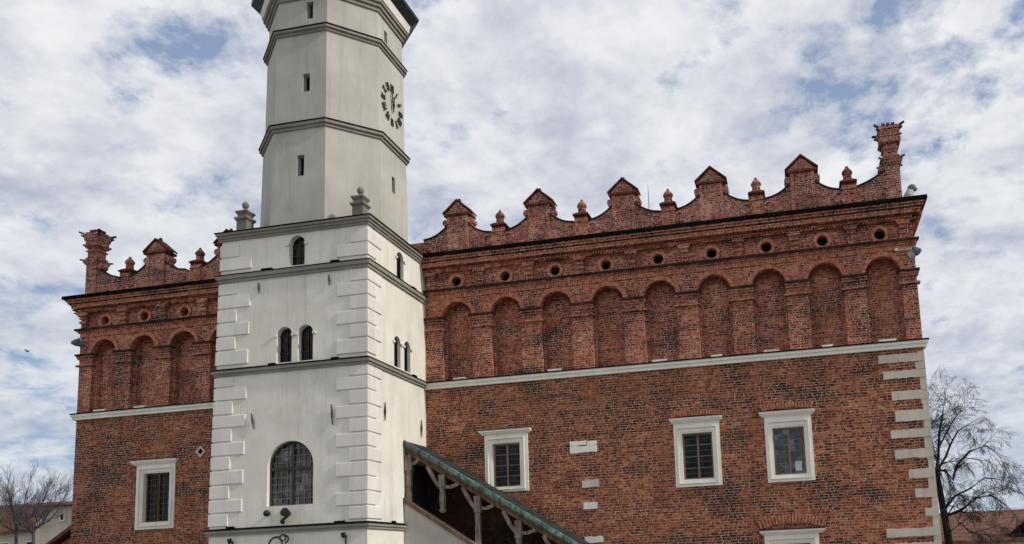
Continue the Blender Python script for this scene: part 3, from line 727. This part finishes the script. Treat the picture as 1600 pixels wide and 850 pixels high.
def oband(z0, z1, a):
    b = MB(); zm = (z0 + z1) / 2; b.hull8(octo(a + .05, z0), octo(a + .05, zm)); b.hull8(octo(a + .11, zm), octo(a + .11, z1)); o = tpart(b, 'octagon_band', CORM)
    b = MB(); b.hull8(octo(a + .135, z1 + .002), octo(a + .135, z1 + .03)); b.hull8(octo(a + .135, z1 + .03), octo(a - .04, z1 + .09)); tpart(b, 'metal_cover', FLASH, o)
oband(14.90, 15.08, 2.0); oband(18.03, 18.19, 1.93)
b = MB()
for e, z0, z1 in ((.06, 19.22, 19.34), (.12, 19.34, 19.46), (.18, 19.46, 19.56)): b.hull8(octo(1.89 + e, z0), octo(1.89 + e, z1))
o = tpart(b, 'top_cornice', CORM)
b = MB(); b.hull8(octo(2.10, 19.562), octo(2.16, 19.82)); tpart(b, 'white_fascia', PLA, o)
b = MB(); b.hull8(octo(2.18, 19.822), octo(2.40, 20.02)); b.hull8(octo(2.40, 20.02), octo(2.42, 20.10)); b.hull8(octo(2.42, 20.10), octo(1.5, 21.0)); b.hull8(octo(1.5, 21.0), octo(1.1, 22.4)); b.hull8(octo(1.1, 22.4), octo(.15, 24.2)); b.hull8(octo(.15, 24.2), octo(.04, 27)); tpart(b, 'helmet_roof', ROOFM)
# clock on the octagon's right face
CXF = OX + secs[1][2] - .018; CYC, CZC = -1.27, 16.48
RN = ['XII', 'I', 'II', 'III', 'IIII', 'V', 'VI', 'VII', 'VIII', 'IX', 'X', 'XI']
def numeral(b, s, ang, rc, hgt):
    ws = {'I': .05, 'V': .10, 'X': .10}; tot = sum(ws[ch] for ch in s); u = -tot / 2
    rad = Vector((0, math.sin(ang), math.cos(ang))); tan = Vector((0, math.cos(ang), -math.sin(ang))); c0 = Vector((CXF + .02, CYC, CZC)) + rad * rc
    P = lambda a, r: c0 + tan * a + rad * r
    def stroke(p, q, wd):
        d = (q - p).normalized(); n = Vector((1, 0, 0)).cross(d) * wd
        lo = [p - n, q - n, q + n, p + n]; b.hull8([tuple(v) for v in lo], [tuple(v + Vector((.025, 0, 0))) for v in lo])
    for ch in s:
        m = u + ws[ch] / 2; h = hgt / 2
        if ch == 'I': stroke(P(m, -h), P(m, h), .017)
        if ch == 'V': stroke(P(m - .038, h), P(m, -h), .018); stroke(P(m + .038, h), P(m, -h), .010)
        if ch == 'X': stroke(P(m - .042, h), P(m + .042, -h), .018); stroke(P(m + .042, h), P(m - .042, -h), .010)
        u += ws[ch]
b = MB(); b.ball((CXF + .08, CYC, CZC), .05); clock = tpart(b, 'clock', DARK)
for i, s_ in enumerate(RN):
    b = MB(); numeral(b, s_, i * math.pi / 6, .575, .24); tpart(b, 'numeral', DARK, clock)
def hand(ang, ln, tail, wd, x):
    b = MB(); rad = Vector((0, math.sin(ang), math.cos(ang))); tan = Vector((0, math.cos(ang), -math.sin(ang))); c0 = Vector((CXF + x, CYC, CZC))
    pts = [c0 - rad * tail - tan * wd * 1.6, c0 - tan * wd, c0 + rad * ln * .7 - tan * wd * .8, c0 + rad * ln * .78 - tan * wd * 2, c0 + rad * ln, c0 + rad * ln * .78 + tan * wd * 2, c0 + rad * ln * .7 + tan * wd * .8, c0 + tan * wd, c0 - rad * tail + tan * wd * 1.6]
    b.hull8([tuple(p) for p in pts], [tuple(p + Vector((.02, 0, 0))) for p in pts]); tpart(b, 'clock_hand', DARK, clock)
hand(R_(-9), .42, .22, .018, .05); hand(R_(3), .30, .10, .024, .08)

# ================================================================== COVERED STAIRCASE
stair = thing('covered_staircase', 'timber stair porch with green copper edged roof sloping down along the brick wall', 'staircase', (1, -.8, 0))
def spart(mb, name, mat, parent=None, **k): return part(mb, name, mat, parent or stair, **k)
ZR = lambda x: 4.88 - .629 * x       # roof edge line
XA, XB = -1.09, 5.6; YE = -1.52
def slope_slab(y0, y1, t0, t1, xa=XA, xb=XB): 
    return MB().prism_y([(xa, ZR(xa) - t0), (xb, ZR(xb) - t0), (xb, ZR(xb) - t1), (xa, ZR(xa) - t1)], y0, y1)
rf = spart(slope_slab(YE + .03, -.003, .0, .07), 'roof', COPD)
b = MB(); x = XA + .3
while x < XB:
    b.bar((x, YE + .04, ZR(x) + .012), (x, -.02, ZR(x) + .012), .02); x += .55
spart(b, 'roof_seams', COPD, rf)
# rounded copper edge roll
b = MB(); prof = [(YE - .05, -.01), (YE + .05, .025), (YE + .05, -.17), (YE - .02, -.19), (YE - .075, -.11)]
b.hull8([(XA, y, ZR(XA) + z) for y, z in prof], [(XB, y, ZR(XB) + z) for y, z in prof]); cp = spart(b, 'copper_edge', COP, rf)
b = MB(); x = XA + .5
while x < XB:
    b.hull8([(x, y - (.012 if i in (0, 3, 4) else 0), ZR(x) + z + (.006 if z >= 0 else -.006)) for i, (y, z) in enumerate(prof)], [(x + .03, y - (.012 if i in (0, 3, 4) else 0), ZR(x + .03) + z + (.006 if z >= 0 else -.006)) for i, (y, z) in enumerate(prof)]); x += .62
spart(b, 'edge_clips', COPD, cp)
spart(slope_slab(YE + .04, YE + .14, .20, .35), 'edge_beam', WOODB)
b = MB(); x = XA + .1
while x < XB: b.bar((x, YE + .16, ZR(x) - .12), (x, -.02, ZR(x) - .12), .05, .05); x += .6
spart(b, 'rafters', WOODB)
ZP = lambda x: 3.13 - .659 * x       # parapet top line
ph = .085; YP = -1.44
PX = [-.97, .08, 1.17, 2.40, 3.6]
for i, x in enumerate(PX):
    zb = ZP(x) - .03 if i != 1 else 3.44
    m = MB(); zt_ = ZR(x) - .36; nseg = 9; rr = random.Random(i)
    for k in range(nseg):
        sq = lambda z, h: [(x - h + rr.uniform(-.006, .006), YP - h, z), (x + h + rr.uniform(-.006, .006), YP - h, z), (x + h, YP + h, z), (x - h, YP + h, z)]
        za, zb_ = zb + (zt_ - zb) * k / nseg, zb + (zt_ - zb) * (k + 1) / nseg; hh = .068 + (.024 if k >= nseg - 3 else 0) + rr.uniform(-.008, .008)
        m.hull8(sq(za + .001, hh), sq(zb_, hh + rr.uniform(-.006, .006)))
    if i == 1: m.frustum(x, YP, 3.36, 3.44, .05, .05, .09, .09)
    po = spart(m, 'post', WOOD)
    def curved(a, d, h):
        q = a.lerp(d, .5) + Vector((0, 0, -.045)); mm = MB(); mm.bar(a, q, h * .9, .045); mm.bar(q + (a - q) * .06, d, h, .045); spart(mm, 'brace', WOOD, po)
    if i: 
        m = MB(); a = Vector((x - .06, YP, ZR(x) - .75)); d = Vector((x - .46, YP, ZR(x - .46) - .36)); curved(a, d, .055)
    m = MB(); a = Vector((x + .06, YP, ZR(x) - .72 if i else 4.84)); d = Vector((x + .5, YP, ZR(x + .5) - .34)) if i else Vector((x + .36, YP, 5.02)); curved(a, d, .05)
par = spart(MB().prism_y([(XT + .02, -.2), (4.9, -.2), (4.9, max(ZP(4.9), .3) - .14), (XT + .02, ZP(XT) - .14)], -1.54, -1.30), 'parapet', PAR)
spart(MB().prism_y([(XT + .01, ZP(XT) - .135), (4.9, ZP(4.9) - .135), (4.9, ZP(4.9)), (XT + .01, ZP(XT))], -1.60, -1.26), 'hand_rail', RAIL, par)
DKB = brick_mat('dark_lining_brick', [(0, (.008, .006, .006)), (.4, (.035, .016, .012)), (1, (.08, .036, .028))], (.07, .05, .042))
spart(MB().prism_y([(XT + .01, 2.2), (4.9, .1), (4.9, ZR(4.9) - .08), (XT + .01, ZR(XT) - .08)], -.012, -.002), 'dark_lining', DKB)  # added lining of dark-stained brick, also painting the interior's deep shade
d_ = spart(MB().box(XT + .004, XT + .05, -1.2, -.06, 2.95, 4.9), 'shade_panel', simple('dark_shade_panel', (.028, .026, .03), (.05, .046, .052), 5, .7))  # dark panel added to paint deep shade on the tower wall here
b = MB().frame_y(0, 1, 0, 1, .1, .9, .1, .9, 0, .01); b.bm.free()
b = MB(); n = 17
for i in range(n):
    x = XT + .02 + i * .34; z = 2.95 - i * .17
    if z > .05: b.box(x, x + .34, -1.29, -.01, -.1, z)
spart(b, 'steps', QST)

# ================================================================== SMALL THINGS ON THE BUILDING
BLK = simple('black_paint', (.006, .006, .006), (.016, .016, .016), 15, .5)
GRYS = simple('grey_carved_stone', (.13, .135, .125), (.26, .26, .24), 7, .9, .2, bump=.5)
t = thing('floodlight', 'large black floodlight tilted under the arched leaded window of the tower', 'floodlight', (-3.36, YF - .02, 3.33))
b = MB(); b.tube([(-3.36, YF - .30, 3.44), (-3.36, YF - .12, 3.40)], [.115, .07], 14); b.tube([(-3.36, YF - .33, 3.446), (-3.36, YF - .30, 3.44)], [.12, .12], 14); part(b, 'lamp_housing', BLK, t)
b = MB(); b.bar((-3.36, YF - .15, 3.36), (-3.60, YF - .10, 3.20), .03); b.bar((-3.60, YF - .10, 3.20), (-3.60, YF + .02, 3.16), .03); part(b, 'bracket', BLK, t)
b = MB(); b.box(-3.68, -3.52, YF - .05, YF - .002, 3.22, 3.50); tag(part(b, 'junction_box', simple('pale_yellow_enamel', (.40, .41, .19), (.52, .52, .28), 4, .6), None), 'pale yellow junction box beside the large black floodlight on the tower', 'box').parent = None
t = thing('globe_lamp', 'small round black lamp left of the large floodlight, below the leaded window', 'wall lamp', (-4.03, YF, 3.45))
b = MB(); b.ball((-4.03, YF - .13, 3.45), .09); part(b, 'globe', BLK, t, smooth=True)
part(MB().tube([(-4.03, YF + .01, 3.45), (-4.03, YF - .08, 3.45)], .03, 8), 'arm', BLK, t)
for x, lab in ((-5.14, 'small black spot lamp under the lowest ledge near the tower\'s left corner'), (-1.72, 'small black spot lamp under the lowest ledge near the tower\'s right corner')):
    t = thing('spot_lamp', lab, 'wall lamp', (x, YF, 2.74))
    b = MB(); b.tube([(x, YF - .16, 2.80), (x, YF - .12, 2.68)], [.065, .05], 10); part(b, 'lamp_head', BLK, t)
    b = MB(); b.bar((x, YF - .12, 2.72), (x, YF + .01, 2.72), .02); b.bar((x, YF - .02, 2.72), (x, YF - .02, 2.3), .012); part(b, 'arm', BLK, t)
def arc(c, r, a0, a1, n=14): return [(c[0] + r * math.cos(R_(a0 + (a1 - a0) * i / n)), c[1], c[2] + r * math.sin(R_(a0 + (a1 - a0) * i / n))) for i in range(n + 1)]
b = MB(); yb = YF - .22
b.tube(arc((-3.68, yb, 2.57), .20, 0, 350, 20), .022, 6); b.tube(arc((-3.46, yb, 2.76), .085, -60, 280, 16), .02, 6); b.tube(arc((-3.40, yb, 2.72), .10, -90, 100, 10), .022, 6)
b.tube([(-3.86, yb, 2.64), (-3.75, yb, 2.78), (-3.55, yb, 2.80)], .018, 6); b.tube([(-3.46, yb, 2.80), (-3.46, YF + .02, 2.80)], .02, 6); b.tube([(-3.68, yb, 2.37), (-3.68, YF + .02, 2.30)], .02, 6)
tag(b.build('wrought_iron_bracket', BLK), 'black wrought iron scroll bracket under the lowest ledge of the white tower', 'bracket')
PALES = simple('pale_carved_stone', (.30, .30, .28), (.46, .45, .42), 7, .9, .2, bump=.4)
GRYS = simple('grey_carved_stone', (.09, .095, .10), (.19, .195, .20), 7, .9, .2, bump=.5)
def gargoyle(p, d, label, block=True):
    p = Vector(p); d = Vector(d).normalized() * .78; t = thing('gargoyle', label, 'gargoyle', p, 'grey stone gargoyles at the corners of the hall')
    b = MB(); b.tube([p - d * .12, p + d * .02, p + d * .10], [.12, .12, .10], 10); part(b, 'body', PALES if block else GRYS, t)
    b = MB(); b.ball(p + d * .17, .125, 1.0, .95, 1.0); b.ball(p + d * .29 + Vector((0, 0, -.03)), .07)
    s_ = d.cross(Vector((0, 0, 1))).normalized()
    for k in (-1, 1): b.ball(p + d * .12 + s_ * k * .12 + Vector((0, 0, .11)), .045)
    part(b, 'head', GRYS, t, smooth=True)
    return t
gargoyle((14.06, -.04, 10.16), (.9, -.5, .45), 'grey gargoyle leaning out of the right corner of the brick wall under the dark moulding')
part(MB().box(13.6, 14.15, -.03, .3, 10.32, 10.40), 'pale_stone', STO)
gargoyle((-14.02, -.05, 10.12), (-.5, -.8, .1), 'round grey gargoyle head at the left corner of the brick hall', False)
t = thing('stone_figure', 'small grey figure hunched on the cornice at the right end of the hall', 'statue', (14.15, -.1, 11.75))
b = MB(); b.tube([(14.06, -.1, 11.74), (14.10, -.1, 11.92), (14.19, -.1, 12.10)], [.17, .14, .10], 10); part(b, 'body', simple('pale_lichen_stone', (.30, .32, .29), (.46, .47, .44), 8), t, smooth=True)
b = MB(); b.ball((14.21, -.1, 12.13), .13, 1, .95, .95); b.ball((14.30, -.13, 12.08), .055); part(b, 'head', simple('dark_lichen_stone', (.10, .11, .11), (.19, .20, .195), 8), t, smooth=True)
t = thing('lightning_rod', 'thin metal rod rising behind the brick cresting, right of the third gable', 'rod', (6.06, 2, 11.8))
part(MB().tube([(6.06, 2, 11.75), (6.06, 2, 12.9), (6.06, 2, 14.28)], [.03, .018, .008], 6), 'rod', DARK, t); part(MB().box(5.96, 6.16, 1.9, 2.1, 11.7, 11.80), 'foot', DARK, t)
# bird
t = thing('bird', 'tiny dark bird flying in the pale sky left of the brick hall', 'bird', (-27.2, 10, 13.49))
b = MB(); b.ball((-27.2, 10, 13.49), .045, 1.6, .8, .8); b.ball((-27.12, 10, 13.505), .025); b.face([(-27.25, 10, 13.49), (-27.31, 9.98, 13.485), (-27.31, 10.02, 13.485)]); bb = part(b, 'body', BARK2, t, smooth=True)
for s_ in (-1, 1):
    b = MB(); b.hull8([(-27.15, 10 + s_ * .03, 13.50), (-27.26, 10 + s_ * .03, 13.50), (-27.28, 10 + s_ * .13, 13.54), (-27.20, 10 + s_ * .14, 13.545)], [(-27.15, 10 + s_ * .03, 13.512), (-27.26, 10 + s_ * .03, 13.512), (-27.28, 10 + s_ * .13, 13.552), (-27.20, 10 + s_ * .14, 13.557)]); part(b, 'wing', BARK2, t)

# ================================================================== BARE TREES
def grow(b, p, d, ln, r, depth, rnd, droop, spread, twig_r):
    p = Vector(p); d = Vector(d).normalized(); n = 4 if depth > 1 else 3; pts = [p.copy()]; rad = [r]; kids = []
    for i in range(n):
        d = (d + Vector([rnd.uniform(-.24, .24) for _ in range(3)]) + Vector((0, 0, droop * (.5 if depth > 2 else 1.0)))).normalized()
        p = p + d * ln / n; pts.append(p.copy()); rad.append(max(twig_r, r * (1 - .62 * (i + 1) / n))); kids.append((p.copy(), d.copy(), rad[-1]))
    b.tube(pts, rad, 5 if r > .05 else 3)
    if depth <= 0: return
    for p_, d_, r_ in kids:
        for _ in range(1 if depth > 2 else 2):
            if rnd.random() < .12: continue
            ax = Vector([rnd.uniform(-1, 1) for _ in range(3)]).cross(d_).normalized(); nd_ = Matrix.Rotation(rnd.uniform(.5, 1) * spread * rnd.choice((-1, 1)), 3, ax) @ d_
            grow(b, p_, nd_, ln * rnd.uniform(.5, .72), r_ * .66, depth - 1, rnd, droop, spread, twig_r)
def limb(b, pts, r0, r1, rnd, droop, depth, ln, twig_r=.006, spread=.9):
    pts = [Vector(p) for p in pts]; n = len(pts); rs = [r0 + (r1 - r0) * i / (n - 1) for i in range(n)]; b.tube(pts, rs, 6)
    for i in range(1, n):
        for _ in range(2 if depth > 2 else 3):
            t_ = rnd.random(); p = pts[i - 1].lerp(pts[i], t_); d = (pts[i] - pts[i - 1]).normalized()
            ax = Vector([rnd.uniform(-1, 1) for _ in range(3)]).cross(d).normalized(); grow(b, p, Matrix.Rotation(rnd.uniform(.4, 1.1) * rnd.choice((-1, 1)), 3, ax) @ d, ln * rnd.uniform(.6, 1.1), rs[i] * .55, depth, rnd, droop, spread, twig_r)
    grow(b, pts[-1], pts[-1] - pts[-2], ln, r1, depth, rnd, droop, spread, twig_r)
def shift(pts, dy): return [(x, 10 + y + dy * i, z) for i, (x, y, z) in enumerate(pts)]
DX = -.32
def lm(pts, *a, **k): limb(b, [(x + DX, y, z if z < 4.5 else 4.5 + (z - 4.5) * .86) for x, y, z in pts], *a, **k)
rt_ = thing('bare_tree', 'large bare tree with drooping twigs beside the right end of the brick hall', 'tree', (15.9, 10, 0))
rnd = random.Random(11)
part(MB().tube([(15.95, 10, -.1), (16.0, 10, 1.2), (15.9, 10.05, 2.7), (15.75, 10.1, 4.6)], [.22, .17, .14, .11], 9), 'trunk', BARK, rt_)
b = MB()
lm([(16.05, 10.1, 4.5), (16.2, 10.2, 5.4), (16.35, 10.3, 6.6), (16.5, 10.3, 7.2), (16.55, 10.3, 7.5)], .07, .02, rnd, -.05, 3, 1.0, .004)
lm([(16.0, 10.1, 4.7), (16.35, 9.95, 4.75), (16.62, 9.9, 4.3), (16.78, 9.8, 4.9), (17.3, 9.7, 5.5), (17.9, 9.6, 5.7), (18.2, 9.6, 5.4)], .085, .02, rnd, -.20, 3, .9, .004)
lm([(16.0, 10.1, 4.6), (16.5, 10.3, 5.4), (16.75, 10.4, 6.0), (17.1, 10.5, 6.6), (17.4, 10.5, 6.8)], .065, .018, rnd, -.14, 3, .85, .004)
lm([(16.2, 10, 2.9), (16.8, 9.9, 3.1), (17.4, 9.7, 3.55), (17.9, 9.6, 3.6), (18.4, 9.6, 3.2)], .075, .02, rnd, -.18, 3, .85, .004)
lm([(16.15, 10, 3.1), (16.7, 10.2, 3.7), (17.3, 10.4, 3.95), (17.9, 10.5, 4.35), (18.3, 10.5, 4.3)], .06, .018, rnd, -.18, 3, .8, .004)
lm([(16.0, 10.1, 4.6), (15.8, 10.2, 5.6), (15.85, 10.2, 6.6), (15.95, 10.2, 7.4), (16.0, 10.2, 7.9)], .06, .012, rnd, -.04, 2, .9, .004)
lm([(16.1, 10.1, 5.0), (16.3, 10.4, 5.9), (16.9, 10.6, 7.0), (17.3, 10.7, 7.6)], .05, .015, rnd, -.12, 3, .8, .004)
lm([(16.1, 10.1, 4.0), (15.7, 10.4, 4.8), (15.4, 10.6, 6.0), (15.5, 10.7, 7.2)], .05, .015, rnd, -.02, 2, .8, .004)
lm([(16.2, 10, 2.2), (16.7, 9.6, 2.6), (17.0, 9.5, 2.2), (17.5, 9.4, 2.3)], .05, .015, rnd, -.1, 3, .7, .004)
b.ball((15.75, 10.05, 4.75), .14, 1.2, .9, .8)
part(b, 'crown', BARK, rt_)
def upright_tree(x, y, h, seed, label, r=.13):
    t_ = thing('bare_tree', label, 'tree', (x, y, 0)); rn = random.Random(seed)
    part(MB().tube([(x, y, -.1), (x + .05, y, h * .4), (x - .05, y, h * .70)], [r, r * .8, r * .6], 8), 'trunk', BARK2, t_)
    b = MB()
    for k in range(6):
        a = k * 2.4 + rn.random(); z = h * (.62 + .12 * rn.random()); sp = .40 + .45 * rn.random()
        p0 = Vector((x, y, z)); p1 = p0 + Vector((math.cos(a) * sp, math.sin(a) * sp, h * .06)); p2 = p1 + Vector((math.cos(a) * sp * .7, math.sin(a) * sp * .7, h * .09)); p3 = p2 + Vector((math.cos(a) * .2, math.sin(a) * .2, h * .08))
        limb(b, [p0, p1, p2, p3], r * .42, .022, rn, .15, 2, h * .12, .0045, .65)
    part(b, 'crown', BARK2, t_); return t_

# ================================================================== DISTANT HOUSES
TILE = None
def tile_mat():
    s = MT('old_roof_tiles', .9, .2); p = s.pos()
    wv = s.n('ShaderNodeTexWave', wave_type='BANDS', bands_direction='Z'); wv.inputs['Scale'].default_value = 1.6; wv.inputs['Distortion'].default_value = .6; s.l(p, wv.inputs[0])
    c = s.ramp(s.noise(p, 2.6, 6, .7), [(.3, (.05, .028, .02)), (.5, (.15, .068, .042)), (.7, (.26, .13, .08))])
    s.col(s.mix(s.math('MULTIPLY', wv.outputs[1], .4), c, (.05, .03, .024))); s.bump(wv.outputs[1], .6, .05); return s.m
TILE = tile_mat()
CREAM = plaster_mat('cream_render', (.60, .55, .44), (.36, .33, .27), (.62, .57, .48))
WHITER = plaster_mat('pale_render', (.62, .59, .52), (.46, .43, .38), (.60, .56, .48))
def house(name, label, x0, x1, y0, y1, ze, zr, axis, wallm, wins=(), ov=.3, grp=None):
    t_ = thing(name, label, 'house', ((x0 + x1) / 2, (y0 + y1) / 2, 0))
    w_ = MB(); w_.box(x0, x1, y0, y1, -.3, ze)
    if axis == 'x': ym = (y0 + y1) / 2; w_.prism_x([(y0, ze), (y1, ze), (ym, zr)], x0, x1)
    else: xm = (x0 + x1) / 2; w_.prism_y([(x0, ze), (x1, ze), (xm, zr)], y0, y1)
    part(w_, 'wall', wallm, t_)
    r_ = MB(); th = .16
    if axis == 'x':
        k = (zr - ze) / (ym - y0)
        for s_ in (-1, 1):
            ye = y0 - ov if s_ < 0 else y1 + ov; zz = ze - k * ov
            r_.prism_x([(ye, zz + .02), (ym, zr + .02), (ym, zr + th + .02), (ye, zz + th + .02)], x0 - ov, x1 + ov)
    else:
        k = (zr - ze) / (xm - x0)
        for s_ in (-1, 1):
            xe = x0 - ov if s_ < 0 else x1 + ov; zz = ze - k * ov
            r_.prism_y([(xe, zz + .02), (xm, zr + .02), (xm, zr + th + .02), (xe, zz + th + .02)], y0 - ov, y1 + ov)
    part(r_, 'roof', TILE, t_)
    for (a, z0, z1, hw) in wins:
        f = MB().frame_y(a - hw - .08, a + hw + .08, z0 - .08, z1 + .08, a - hw, a + hw, z0, z1, y0 - .05, y0 + .02); o_ = part(f, 'window', STO, t_)
        part(MB().box(a - hw, a + hw, y0 - .02, y0 + .015, z0, z1), 'pane', GLA, o_)
    return t_
# right: long tiled roof with a dormer
h = house('tiled_house', 'low house with long brown tiled roof and a dormer, behind the tree', 16.9, 48, 22, 34, 1.9, 3.55, 'x', WHITER, [(20, .3, 1.5, .5), (24, .3, 1.5, .5)])
b = MB(); b.prism_y([(21.0, 1.9), (22.6, 1.9), (22.6, 2.25), (21.0, 2.25)], 21.9, 24.5); d_ = part(b, 'dormer', BARK2, h)
b = MB(); b.prism_y([(20.85, 2.25), (21.8, 3.0), (22.75, 2.25), (22.75, 2.37), (21.8, 3.12), (20.85, 2.37)], 21.75, 25.5); part(b, 'dormer_roof', simple('orange_tiles', (.22, .09, .05), (.34, .16, .10), 6), d_)
b = MB(); b.box(21.15, 22.45, 21.86, 21.9, 1.95, 2.24); part(b, 'dormer_window', GLA, d_)
# left side, beyond the hall
upright_tree(-38.15, 20, 8.3, 5, 'bare tree with a dark forked trunk, leftmost, in front of the brown roof')
upright_tree(-36.86, 20, 7.9, 9, 'bare tree with slender stems, second from the left, before the cream house')
house('cream_house', 'pale cream house with a flat dark eave, at the left end of the hall', -41.0, -33, 24, 32, 7.12, 7.6, 'x', CREAM, [(-38.9, 6.2, 6.6, .13)], .25)
house('low_house', 'low house with brown tiled roof and cream wall behind the leftmost bare tree', -58, -41.3, 25, 35, 5.7, 8.0, 'x', CREAM, [(-44.6, 3.9, 4.9, .4), (-42.3, 3.9, 4.9, .4)], .35)
t = thing('brick_annex', 'dark red lean-to annex with sloping roof at the left end of the brick hall', 'annex', (-17, 7, 0))
part(MB().prism_y([(-19.9, -.3), (-19.9, 2.7), (XL - .01, 6.2), (XL - .01, -.3)], 4.2, 11), 'wall', BR1, t)
part(MB().prism_y([(-20.2, 2.66), (XL - .01, 6.36), (XL - .01, 6.52), (-20.2, 2.82)], 3.95, 11.2), 'roof', simple('red_painted_roof', (.07, .025, .02), (.16, .06, .048), 4, .8), t)
